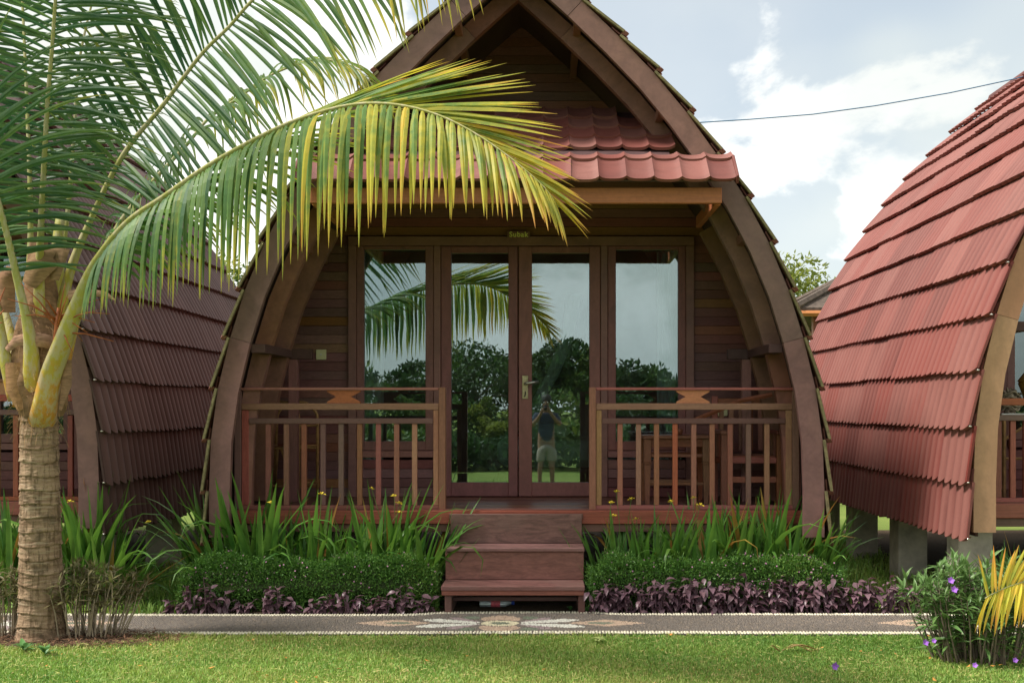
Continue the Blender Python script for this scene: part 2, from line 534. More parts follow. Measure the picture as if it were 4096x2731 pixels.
M['grass'] = tintmat('grass_blade', [(0.0, (0.122, 0.26, 0.045)), (0.5, (0.28, 0.41, 0.085)), (0.8, (0.44, 0.43, 0.14)), (1.0, (0.56, 0.44, 0.20))], 0.28, 0.6, 0.05)
M['tree_leaf'] = tintmat('tree_leaf', [(0.0, (0.030, 0.070, 0.018)), (0.5, (0.075, 0.13, 0.028)), (1.0, (0.24, 0.27, 0.05))], 0.3, 0.5, 0.05)
M['fibre'] = wood('palm_fibre', (0.31, 0.185, 0.11), 0.5, 0.9, 0.1, 'Object', (9, 9, 38), (0.22, 0.14, 0.09), 0.1)
M['inflor'] = plain('orange_flower_stalk', (0.36, 0.105, 0.035), 0.7, 0.3, 20)

# ================================================================ THE SETTING
t = NT('lawn_soil')
v = t.coords('Object')
n1 = t.noise(v, 1.1, 5, 0.6); n2 = t.noise(v, 45.0, 3, 0.7)
c = t.mix(t.ramp(n1, [(0.35, 0.0), (0.65, 1.0)]), (0.11, 0.19, 0.035), (0.19, 0.25, 0.06))
c = t.mix(t.math('MULTIPLY', t.ramp(n2, [(0.4, 0.0), (0.7, 1.0)]), 0.55), c, (0.16, 0.13, 0.06))
t.bump(n2, 0.5, 0.02)
M['ground'] = t.done(c, 0.95, 0.1)
t = NT('bed_soil')
n1 = t.noise(t.coords('Object'), 22.0, 6, 0.7)
t.bump(n1, 0.8, 0.03)
M['soil'] = t.done(t.mix(n1, (0.035, 0.026, 0.018), (0.13, 0.09, 0.06)), 1.0, 0.1)

g = MB()
N = 24
vs = [(0, 0, 0)] + [(600 * math.cos(2 * math.pi * k / N), 600 * math.sin(2 * math.pi * k / N), 0) for k in range(N)]
g.add(vs, [(0, k + 1, (k + 1) % N + 1) for k in range(N)])
tag(g.build('ground', M['ground']), kind='structure')
b = MB()
b.add([(-2.75, -0.42, 0.004), (3.2, -0.42, 0.004), (3.1, 0.15, 0.004), (-2.7, 0.15, 0.004)], [(0, 1, 2, 3)])
tag(b.build('planting_bed', M['soil']), kind='structure')

# ---- pebble path
def far_edge(x):
    return -0.40 + 0.02 * np.sin(x * 0.9) + 0.085 * (1 / (1 + np.exp(-(0.66 - np.abs(x)) * 22)))


def near_edge(x):
    return -1.115 + 0.012 * np.sin(x * 1.3 + 1)


t = NT('pebble_mortar')
t.bump(t.noise(t.coords(), 60, 3), 0.5, 0.01)
M['mortar'] = t.done((0.055, 0.048, 0.040), 0.95, 0.1)
t = NT('pebbles')
M['pebble'] = t.done(t.attr(), 0.6, 0.35)
xs = np.linspace(-9, 9, 181)
vv = np.concatenate([np.stack([xs, near_edge(xs) - 0.02, np.full_like(xs, 0.012)], 1), np.stack([xs, far_edge(xs) + 0.015, np.full_like(xs, 0.012)], 1),
                     np.stack([xs, near_edge(xs) - 0.02, np.full_like(xs, -0.02)], 1), np.stack([xs, far_edge(xs) + 0.015, np.full_like(xs, -0.02)], 1)])
i = np.arange(180)
ff = np.concatenate([np.stack([i, i + 1, i + 182, i + 181], 1), np.stack([i + 362, i + 363, i + 1, i], 1), np.stack([i + 181, i + 182, i + 544, i + 543], 1)])
path = tag(link('path', npmesh('path', vv, ff, M['mortar'])), kind='structure')


def mosaic(x, y):
    """colour index of the stones: 0 grey, 1 orange, 2 white, 3 green, 4 mauve, 5 cream"""
    k = np.zeros(len(x), int)
    for xc in (-3.75, 0.0, 3.72):
        u = x - xc + 0.10; s = np.abs(u); w = y + 0.757
        def ell(cu, cv, a, b2): return ((s - cu) / a) ** 2 + ((w - cv) / b2) ** 2 < 1
        def petal(u0, v0, u1, v1, wd):
            L = math.hypot(u1 - u0, v1 - v0); a = ((s - u0) * (u1 - u0) + (w - v0) * (v1 - v0)) / L ** 2
            d = np.abs((s - u0) * (v1 - v0) - (w - v0) * (u1 - u0)) / L
            prof = wd * np.sqrt(np.clip(a, 0, 1)) * np.clip((1.02 - a) * 4, 0, 1)
            return (a > 0) & (a < 1) & (d < prof)
        k[ell(0.215, 0.205, 0.06, 0.055)] = 3; k[ell(0.215, -0.205, 0.06, 0.055)] = 3
        k[petal(0.14, 0.03, 0.37, 0.21, 0.05)] = 4; k[petal(0.14, -0.03, 0.37, -0.2, 0.05)] = 4
        dd = np.abs(s - 0.76) / 0.285 + np.abs(w - 0.01) / 0.125
        k[dd < 1] = 1
        k[ell(0.72, 0.01, 0.10, 0.038)] = 3
        k[petal(0.13, 0.015, 0.57, 0.135, 0.072)] = 2; k[petal(0.13, -0.015, 0.60, -0.125, 0.072)] = 2
        k[ell(0, 0.16, 0.145, 0.115)] = 1; k[ell(0, -0.16, 0.145, 0.115)] = 1
        k[ell(0, 0.25, 0.05, 0.045)] = 1
        k[ell(0, 0, 0.15, 0.115)] = 0
        k[ell(0, 0, 0.135, 0.098)] = 5
        k[ell(0, 0, 0.068, 0.045)] = 3
    return k


pit = 0.0178
gx, gy = np.meshgrid(np.arange(-5.4, 5.4, pit), np.arange(-1.2, -0.25, pit * 0.87))
gx = gx + (np.arange(gx.shape[0]) % 2)[:, None] * pit * 0.5
x = (gx + rng.normal(0, 0.0022, gx.shape)).ravel(); y = (gy + rng.normal(0, 0.0022, gy.shape)).ravel()
keep = (y > near_edge(x) + 0.075) & (y < far_edge(x) - 0.062)
x, y = x[keep], y[keep]
k = mosaic(x, y)
pal = np.array([(0.145, 0.122, 0.105), (0.43, 0.31, 0.23), (0.58, 0.56, 0.50), (0.15, 0.17, 0.12), (0.29, 0.22, 0.22), (0.58, 0.52, 0.36)])
cc = pal[k] * rng.uniform(0.82, 1.18, (len(x), 1))
gm = k == 0
warm = rng.random(len(x)) < 0.16
cc[gm & warm] *= np.array([1.4, 1.32, 1.2])
rr = np.full(len(x), pit * 0.56) * rng.uniform(0.85, 1.1, len(x)); hh = np.full(len(x), 0.007)
# pale border stones, laid in lines
bx, by = [], []
for fn, off in ((near_edge, 0.012), (near_edge, 0.034), (near_edge, 0.056), (far_edge, -0.010), (far_edge, -0.030), (far_edge, -0.048)):
    q = np.arange(-5.4, 5.4, 0.0215) + rng.normal(0, 0.002, len(np.arange(-5.4, 5.4, 0.0215)))
    bx.append(q); by.append(fn(q) + off + rng.normal(0, 0.0025, len(q)))
bx, by = np.concatenate(bx), np.concatenate(by)
bc = np.array([(0.70, 0.64, 0.50)]) * rng.uniform(0.75, 1.15, (len(bx), 1))
x = np.concatenate([x, bx]); y = np.concatenate([y, by]); cc = np.concatenate([cc, bc])
rr = np.concatenate([rr, np.full(len(bx), 0.0118)]); hh = np.concatenate([hh, np.full(len(bx), 0.010)])
n = len(x); a0 = rng.uniform(0, 6.28, n); el = rng.uniform(0.75, 1.0, n)
V = np.zeros((n, 10, 3))
for q in range(5):
    w = 2 * math.pi * q / 5
    cx_, sy_ = math.cos(w), math.sin(w)
    for lay, (rf, zf) in enumerate(((1.0, 0.0), (0.62, 1.0))):
        lx, ly = rr * rf * cx_, rr * rf * sy_ * el
        V[:, lay * 5 + q, 0] = x + lx * np.cos(a0) - ly * np.sin(a0)
        V[:, lay * 5 + q, 1] = y + lx * np.sin(a0) + ly * np.cos(a0)
        V[:, lay * 5 + q, 2] = 0.010 + hh * zf
base = np.arange(n)[:, None] * 10
quads = np.concatenate([base + np.array([[q, (q + 1) % 5, (q + 1) % 5 + 5, q + 5]]) for q in range(5)] +
                       [base + np.array([[5, 6, 7, 8]]), base + np.array([[5, 8, 9, 9]])])
tri = base + np.array([[5, 8, 9]])
sidef = np.concatenate([base + np.array([[q, (q + 1) % 5, (q + 1) % 5 + 5]]) for q in range(5)] + [base + np.array([[q, (q + 1) % 5 + 5, q + 5]]) for q in range(5)] +
                       [base + np.array([[5, 6, 7]]), base + np.array([[5, 7, 8]]), tri])
po = link('pebbles', npmesh('pebbles', V.reshape(-1, 3), sidef, M['pebble'], np.repeat(cc, 10, 0)), path)
tag(po, kind='stuff')

# ================================================================ BUNGALOWS
PROF = [(2.40, 0.50), (2.40, 0.90), (2.385, 1.30), (2.33, 1.70), (2.235, 2.095), (2.12, 2.466), (1.966, 2.835), (1.78, 3.187), (1.555, 3.53),
        (1.325, 3.85), (1.07, 4.16), (0.80, 4.44), (0.51, 4.72), (0.20, 5.0), (0.0, 5.17)]


def half_width(z, inset=0.0):
    pts = offp(inset)
    if z <= pts[0][1]: return pts[0][0]
    for (x0, z0), (x1, z1) in zip(pts, pts[1:]):
        if z0 <= z <= z1: return x0 + (x1 - x0) * (z - z0) / (z1 - z0)
    return 0.0


def offp(d):
    out = []
    n = len(PROF)
    for i, (x, z) in enumerate(PROF):
        a, b_ = PROF[max(i - 1, 0)], PROF[min(i + 1, n - 1)]
        dx, dz = b_[0] - a[0], b_[1] - a[1]
        L = math.hypot(dx, dz); nx, nz = dz / L, -dx / L
        if i == n - 1: out.append((0.0, z - d / max(nz, 0.3)))
        elif i == 0: out.append((x - d, z))
        else: out.append((max(x - nx * d, 0.0), z - nz * d))
    return out


def arc(s, a, b_, y0, y1, zmin, zmax=9.0):
    """curved beam following the roof line between two insets"""
    m = MB()
    A, B = offp(a), offp(b_)
    pa = [(s * half_width(zmin, a), zmin)] + [(s * x, z) for x, z in A if zmin + 0.02 < z < zmax]
    pb = [(s * half_width(zmin, b_), zmin)] + [(s * x, z) for (x, z), (xa, za) in zip(B, A) if zmin + 0.02 < za < zmax]
    n = len(pa)
    vs = []
    for (xa, za), (xb, zb) in zip(pa, pb):
        vs += [(xa, y0, za), (xb, y0, zb), (xb, y1, zb), (xa, y1, za)]
    fs = []
    for i in range(n - 1):
        for k in range(4):
            q = (i * 4 + k, i * 4 + (k + 1) % 4, i * 4 + 4 + (k + 1) % 4, i * 4 + 4 + k)
            fs.append(q if s > 0 else q[::-1])
    fs += [(0, 1, 2, 3), (n * 4 - 1, n * 4 - 2, n * 4 - 3, n * 4 - 4)]
    return m.add(vs, fs)


def arc_pieces(s, a, b_, y0, y1, zmin, n=4):
    m = arc(s, a, b_, y0, y1, zmin)
    k = len(m.v) // 4
    out = []
    i = 0
    while i < k - 1:
        j = min(i + n, k - 1)
        if k - 1 - j < 2: j = k - 1
        q = MB(); d = random.uniform(-0.002, 0.002)
        vs = [list(v) for v in m.v[i * 4:(j + 1) * 4]]
        if i > 0:                                   # a hairline joint
            for c in range(4):
                for ax in range(3): vs[c][ax] += (vs[c + 4][ax] - vs[c][ax]) * 0.008
        for v in vs: v[1] += d
        w = j - i + 1
        fs = []
        for r_ in range(w - 1):
            for c in range(4):
                f = (r_ * 4 + c, r_ * 4 + (c + 1) % 4, r_ * 4 + 4 + (c + 1) % 4, r_ * 4 + 4 + c)
                fs.append(f if s > 0 else f[::-1])
        fs += [(0, 1, 2, 3), (w * 4 - 1, w * 4 - 2, w * 4 - 3, w * 4 - 4)]
        out.append(q.add(vs, fs)); i = j
    return out


def sheet(s, i, width, waves, amp=0.026, lift=0.066, seg=6):
    (x0, z0), (x1, z1) = PROF[i], PROF[i + 1]
    L = math.hypot(x1 - x0, z1 - z0); ux, uz = (x1 - x0) / L, (z1 - z0) / L
    nx, nz = uz, -ux
    ax, az = x0 + nx * lift - ux * 0.01, z0 + nz * lift - uz * 0.01
    bx, bz = x1 + nx * 0.012 + ux * 0.09, z1 + nz * 0.012 + uz * 0.09
    if i == len(PROF) - 2: bx, bz = x1 + nx * 0.012, z1 + nz * 0.012
    vs, fs, sm, crest_light = [], [], [], []
    pw_ = width / waves
    for wv in range(waves):
        b0 = len(vs)
        am = amp * random.uniform(0.92, 1.08)
        for j in range(seg + 1):
            u = j / seg
            y = pw_ * (wv + u * 1.03)
            h = am * (math.sin(math.pi * min(max(u, 0.0), 1.0)) ** 0.75) - am * 0.4
            lo = 0.040 * (h / am)          # the lower edge hangs a little at each crest
            px, pz = ax - ux * lo, az - uz * lo
            vs += [(s * (px + nx * (h - 0.034)), y, pz + nz * (h - 0.034)), (s * (px + nx * h), y, pz + nz * h),
                   (s * (px + nx * h), y, pz + nz * h), (s * (bx + nx * h * 0.9), y, bz + nz * h * 0.9)]
        for j in range(seg + 1): crest_light += [max(0.0, 1 - abs(j / seg - 0.42) * 2.3) ** 1.1] * 4  # painted light: strongest near each crest, none in the valleys
        for j in range(seg):
            a = b0 + j * 4; b_ = a + 4
            q1 = (a, b_, b_ + 1, a + 1); q2 = (a + 2, b_ + 2, b_ + 3, a + 3)
            fs += [q1, q2] if s > 0 else [q1[::-1], q2[::-1]]
            sm += [False, True]
    me = bpy.data.meshes.new('roof_sheet'); me.from_pydata(vs, [], fs)
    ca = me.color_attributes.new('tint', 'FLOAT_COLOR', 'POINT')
    ca.data.foreach_set('color', np.repeat(np.array(crest_light, np.float32), 4))
    me.polygons.foreach_set('use_smooth', sm); me.update()
    return me


NR = len(PROF) - 1
Y0R, Y1R = -0.035, 5.47
DG = 10.15


def GX(px): return CX + (px - 2185) * DG / F
def GZ(py): return CZ + (1630 - py) * DG / F
DR = 8.95
def RX(px): return CX + (px - 2185) * DR / F
def RZ(py): return CZ + (1630 - py) * DR / F


YW = 1.55           # front wall
ZD = 0.73           # deck


def awning_tile_mesh():
    m = MB(); w, L, N = 0.2075, 0.40, 8
    vs = []
    for j in range(N + 1):
        u = j / N
        h = 0.020 * (abs(2 * u - 1) ** 2.6)
        if j in (0, N): h = 0.027
        x = w * u
        vs += [(x, 0, h - 0.024), (x, 0, h), (x, 0, h), (x, L, h - 0.012)]
    fs = []
    for j in range(N):
        a = j * 4; b_ = a + 4
        fs += [(a, b_, b_ + 1, a + 1), (a + 2, b_ + 2, b_ + 3, a + 3)]
    m.add(vs, fs)
    me = m.mesh('tile', M['tile'])
    me.polygons.foreach_set('use_smooth', [bool(i % 2) for i in range(len(me.polygons))])
    return me


TILE = awning_tile_mesh()


def bungalow(label, loc, sheetmat, framemat, single_side, rails=None, front=True):
    H = empty('bungalow', loc, label, 'bungalow', 'curved-roof bungalows')
    z0 = loc[2]
    # ---- roof shell (dark lining seen from below) with its corrugated sheets
    m = MB()
    A, B = offp(0.055), offp(0.075)
    for s in (1, -1):
        vs = []
        for (x, z), (xb, zb) in zip(A, B):
            vs += [(s * x, 0.09, z), (s * x, 5.40, z), (s * xb, 0.09, zb), (s * xb, 5.40, zb)]
        n = len(A); fs = []
        for i in range(n - 1):
            a = i * 4
            fs += [(a, a + 4, a + 5, a + 1), (a + 2, a + 3, a + 7, a + 6), (a, a + 2, a + 6, a + 4), (a + 1, a + 5, a + 7, a + 3)]
        fs += [(0, 1, 3, 2)]
        m.add(vs, fs)
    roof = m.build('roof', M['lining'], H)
    lengths = [(0.56, 4)] + [((Y1R - Y0R - 0.56) / 11, 4)] * 11
    for s in (1, -1):
        for i in range(NR):
            if s == single_side:
                y = Y0R
                cache = {}
                for wd, wv in lengths:
                    if wd not in cache:
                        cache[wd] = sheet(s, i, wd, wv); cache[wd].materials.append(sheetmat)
                    o = link('roof_sheet', cache[wd], roof, (random.uniform(-0.003, 0.003), y, random.uniform(-0.006, 0.006)),
                             (0, random.uniform(-0.002, 0.002), random.uniform(-0.006, 0.006) * 0.6))
                    y += wd
            else:
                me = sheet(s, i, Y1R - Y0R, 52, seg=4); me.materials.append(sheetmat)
                link('roof_sheet', me, roof, (0, Y0R, 0), (0, 0, random.uniform(-0.0012, 0.0012)))
            # mossy verge strip along the front edge of the row
            (xa, za), (xb, zb) = PROF[i], PROF[i + 1]
            L = math.hypot(xb - xa, zb - za); nx, nz = (zb - za) / L, -(xb - xa) / L
            p = [(s * (xa + nx * 0.062), za + nz * 0.062), (s * (xa + nx * 0.044), za + nz * 0.044), (s * (xb + nx * 0.0), zb + nz * 0.0), (s * (xb + nx * 0.018), zb + nz * 0.018)]
            mm = MB().prism(p if s > 0 else p[::-1], Y0R - 0.012, Y0R + 0.02)
            if s == single_side: MB().box(s * (xa + nx * 0.05) - 0.008, s * (xa + nx * 0.05) + 0.008, Y0R - 0.022, Y0R + 0.01, za - 0.008, za + 0.003, 0.003).build('nail_cap', M['metal'], roof)
            mm.build('roof_edge', M['lichen'] if abs(loc[0]) < 2 else sheetmat, roof)
    cap = MB()
    cap.tube([(0, Y0R - 0.02, 5.17), (0, Y1R + 0.03, 5.17)], 0.085, 10)
    cap.build('ridge_cap', sheetmat, roof, True)
    # ---- bargeboards and trusses
    for s in (1, -1):
        for q in arc_pieces(s, 0.0, 0.160, -0.02, 0.035, 0.54): q.build('bargeboard', framemat, H)
        for q in arc_pieces(s, 0.10, 0.235, 0.34, 0.42, ZD + 0.02): q.build('truss', M['frame_in'], H)
        arc(s, 0.08, 0.26, 0.86, 0.94, ZD + 0.02, 3.4).build('truss', M['frame_in'], H)
        x0 = half_width(2.03, 0.11)
        MB().box(min(s * (x0 - 0.33), s * x0), max(s * (x0 - 0.33), s * x0), 0.95, 1.02, 1.97, 2.06, 0.004).build('bracket', M['lining'], H)
        MB().box(min(s * (x0 - 0.05), s * (x0 - 0.16)), max(s * (x0 - 0.05), s * (x0 - 0.16)), 0.04, 0.95, 1.98, 2.05, 0.004).build('bracket', M['lining'], H)
        xp = s * (half_width(1.9, 0.30))
        MB().box(xp - 0.04, xp + 0.04, 0.96, 1.04, ZD, 1.97, 0.004).build('post', M['door'], H)
        # purlins under the eaves
        for zz in (2.9, 3.9, 4.6):
            hw = half_width(zz, 0.11)
            MB().box(s * hw - 0.03, s * hw + 0.03, 0.04, 1.5, zz - 0.035, zz + 0.035, 0.004).build('purlin', M['frame_in'], H)
    # ---- walls: back, front with planks
    hw = lambda z: half_width(z, 0.08)
    zs = [ZD, 1.3, 1.7, 2.1, 2.47, 2.83, 3.19, 3.53, 3.85, 4.16, 4.44, 4.72, 5.0]
    poly = [(hw(z), z) for z in zs] + [(0, 5.07)] + [(-hw(z), z) for z in zs[::-1]]
    MB().prism(poly, 5.3, 5.36).build('back_wall', M['wall'], H)
    OX0, OX1, OZ = GX(1395), GX(2775), GZ(962)
    m = MB()
    up = [z for z in zs if z > OZ]
    m.prism([(hw(OZ), OZ)] + [(hw(z), z) for z in up] + [(0, 5.07)] + [(-hw(z), z) for z in up[::-1]] + [(-hw(OZ), OZ)], YW + 0.03, YW + 0.05)
    lo = [z for z in zs if z < OZ]
    m.prism([(OX1, ZD)] + [(hw(z), z) for z in lo] + [(hw(OZ), OZ), (OX1, OZ)], YW + 0.03, YW + 0.05)
    m.prism([(OX0, OZ), (-hw(OZ), OZ)] + [(-hw(z), z) for z in lo[::-1]] + [(OX0, ZD)], YW + 0.03, YW + 0.05)
    wall = m.build('wall', M['wall'], H)
    pw = 0.083
    z = ZD
    rw = random.Random(3)
    while z < 5.0:
        z1 = z + pw - 0.004
        if z1 < OZ:
            spans = [(-1, -hw(z), -hw(z1), OX0, OX0), (1, OX1, OX1, hw(z), hw(z1))]
        else:
            spans = [(0, -hw(z), -hw(z1), hw(z), hw(z1))]
        for sd, xa, xa1, xb, xb1 in spans:
            if abs(xb - xa) < 0.05 or (z1 > OZ > z): continue
            d = rw.uniform(0, 0.004)
            mt = M['wall_tan'] if rw.random() < 0.07 else M['wall']
            MB().prism([(xa, z), (xb, z), (xb1, z1), (xa1, z1)], YW + d, YW + 0.029).build('plank', mt, wall)
        z += pw
    # ---- openings: one band of window / double door / window
    YF = YW - 0.03

    def bar(m, px0, px1, py0, py1, d=0.0, t=0.06):
        m.box(GX(px0), GX(px1), YF - d, YF + t, GZ(py1), GZ(py0), 0.004)

    fr = MB()
    bar(fr, 1395, 1428, 985, 1985, 0.01); bar(fr, 2742, 2775, 985, 1985, 0.01)
    bar(fr, 1395, 2775, 948, 985, 0.012)
    bar(fr, 1736, 1764, 985, 1985, 0.008); bar(fr, 2402, 2430, 985, 1985, 0.008)
    fr.build('door_frame', M['door'], H)
    for (a, b_) in ((1429, 1735), (2431, 2741)):
        w = MB()
        ia, ib = (1458, 1703) if a < 2000 else (2463, 2712)
        bar(w, a, ia, 986, 1800); bar(w, ib, b_, 986, 1800)
        bar(w, ia, ib, 986, 1000); bar(w, ia, ib, 1764, 1800)
        wo_ = w.build('window', M['door'], H)
        MB().box(GX(ia) - 0.005, GX(ib) + 0.005, YF + 0.030, YF + 0.036, GZ(1764) - 0.005, GZ(1000) + 0.005).build('pane', M['glass'], wo_)
        MB().box(GX(a), GX(b_), YF - 0.025, YF + 0.05, GZ(1828), GZ(1802), 0.004).build('sill', M['door'], wo_)
        zz = GZ(1985)
        k = 0
        while zz < GZ(1832) - 0.02:
            MB().box(GX(a), GX(b_), YF + 0.012 + rw.uniform(0, 0.004), YF + 0.04, zz, min(zz + 0.082, GZ(1830)), 0.003).build('plank', M['wall'], wo_)
            zz += 0.086
    for lr, (a, b_, ia, ib) in enumerate(((1766, 2071, 1806, 2034), (2075, 2400, 2128, 2357))):
        d = MB()
        bar(d, a, ia, 988, 1983, 0.004); bar(d, ib, b_, 988, 1983, 0.004)
        bar(d, ia, ib, 988, 1014, 0.002); bar(d, ia, ib, 1928, 1983, 0.002)
        do = d.build('door', M['door'], H)
        tilt = 0.0
        MB().box(GX(ia) - 0.005, GX(ib) + 0.005, YF + 0.028, YF + 0.034, GZ(1928) - 0.005, GZ(1014) + 0.005).build('pane', M['glass'], do)
        if lr == 1:
            hx, hz = GX(2101), GZ(1548)
            hd = MB().box(hx - 0.028, hx + 0.028, YF - 0.016, YF - 0.006, GZ(1595), GZ(1502), 0.003).build('lock_plate', M['brass'], do)
            q = MB().tube([(hx, YF - 0.012, GZ(1534)), (hx, YF - 0.06, GZ(1534)), (hx + 0.02, YF - 0.066, GZ(1533)), (hx + 0.125, YF - 0.062, GZ(1527))], [0.012, 0.012, 0.013, 0.011], 8)
            q.build('handle', M['metal'], do, True)
            MB().tube([(hx, YF - 0.017, GZ(1565)), (hx + 0.002, YF - 0.03, GZ(1575)), (hx - 0.004, YF - 0.035, GZ(1586))], 0.005, 6).build('key', M['black'], do)
    # ---- floor, fascia, pillars
    fl = MB().box(-2.26, 2.26, YW - 0.02, 5.3, 0.62, ZD - 0.003).build('floor', M['deck'], H)
    y = 0.30
    for k in range(9):
        MB().box(-2.27, 2.27, y, y + 0.132, ZD - 0.035, ZD - rw.uniform(0, 0.002), 0.003).build('deck_board', M['deck'], fl)
        y += 0.136
    MB().box(-2.29, 2.29, 0.245, 0.298, 0.615, 0.722, 0.005).build('fascia', M['fascia'], H)
    MB().box(-2.27, 2.27, 0.27, 0.33, 0.55, 0.612, 0.004).build('floor_beam', M['rail_dark'], H)
    for s in (1, -1):
        for yy in (0.50, 1.94, 3.40, 4.86):
            pm = MB().box(s * 2.18 - 0.13, s * 2.18 + 0.13, yy, yy + 0.26, -z0 - 0.02, 0.615, 0.008)
            pm.build('pillar', M['concrete'], H)
    # ---- railings
    for side, spec in (rails or RAILS).items():
        rl = spec(H)
    # ---- steps
    so_ = MB().box(-0.55, 0.525, 0.216, 0.243, 0.66, 0.70, 0.003).build('steps', M['rail_dark'], H)
    for xx in (-0.53, 0.47):
        MB().box(xx, xx + 0.05, -0.36, 0.18, -z0, 0.149, 0.003).build('leg', M['rail_dark'], so_)
        MB().box(xx, xx + 0.05, -0.066, 0.18, 0.222, 0.439, 0.003).build('stringer', M['rail_dark'], so_)
    MB().box(-0.535, 0.515, 0.185, 0.215, 0.47, 0.70, 0.004).build('riser', M['step_old'], so_)
    MB().box(-0.55, 0.525, -0.12, 0.185, 0.440, 0.468, 0.005).build('tread', M['step_old'], so_)
    MB().box(-0.55, 0.52, -0.095, -0.068, 0.222, 0.438, 0.004).build('riser', M['step'], so_)
    MB().box(-0.555, 0.518, -0.40, -0.095, 0.185, 0.220, 0.005).build('tread', M['step_old'], so_)
    MB().box(-0.55, 0.512, -0.395, -0.365, 0.150, 0.184, 0.004).build('nosing', M['step'], so_)
    MB().box(-0.50, 0.47, -0.20, -0.17, 0.075 - z0, 0.105 - z0, 0.003).build('brace', M['rail_dark'], so_)
    # ---- tiled awning across the gable: a steep eave course, flatter courses behind it
    ye, ze, yk, zk = -0.35, 3.262, -0.14, 3.462
    p1, p2 = math.atan2(zk - ze, yk - ye), R(31)
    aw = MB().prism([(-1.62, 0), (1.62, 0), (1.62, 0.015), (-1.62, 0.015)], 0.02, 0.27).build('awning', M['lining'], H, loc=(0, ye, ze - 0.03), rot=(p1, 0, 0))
    for k in range(16):
        link('tile', TILE, aw, (-1.66 + k * 0.2075, random.uniform(-0.006, 0.006), 0.036 + random.uniform(-0.002, 0.003)), (0, 0, random.uniform(-0.012, 0.012)), (1, 0.76, 1))
    for s in (1, -1):
        MB().box(s * 1.66 - 0.010, s * 1.66 + 0.010, -0.01, 0.29, 0.0, 0.072, 0.004).build('verge', M['tile'], aw)
    sl_ = 1.32
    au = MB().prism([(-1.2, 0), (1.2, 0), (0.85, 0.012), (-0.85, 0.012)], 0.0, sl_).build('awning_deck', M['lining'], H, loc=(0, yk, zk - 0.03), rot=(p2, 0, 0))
    for row in range(5):
        yy = row * 0.275
        zt = zk + yy * math.sin(p2); yw = yk + yy * math.cos(p2)
        lim = 1.66 if row == 0 else half_width(zt + 0.05, 0.10)
        for k in range(16):
            xk = -1.66 + k * 0.2075
            if xk < -lim - 0.02 or xk + 0.2075 > lim + 0.02: continue
            link('tile', TILE, au, (xk, yy - 0.02 + random.uniform(-0.005, 0.005), 0.038 + random.uniform(-0.002, 0.003)), (R(-1.5), 0, random.uniform(-0.012, 0.012)), (1, 0.80 if row else 0.35, 1))
    MB().box(-1.57, 1.57, -0.21, -0.16, 3.108, 3.228, 0.005).build('awning_beam', M['beam'], H)
    for s in (1, -1):
        MB().box(s * 1.545 - 0.022, s * 1.545 + 0.022, -0.16, 0.9, 3.10, 3.20, 0.004).build('awning_bracket', M['beam'], H)
    return H


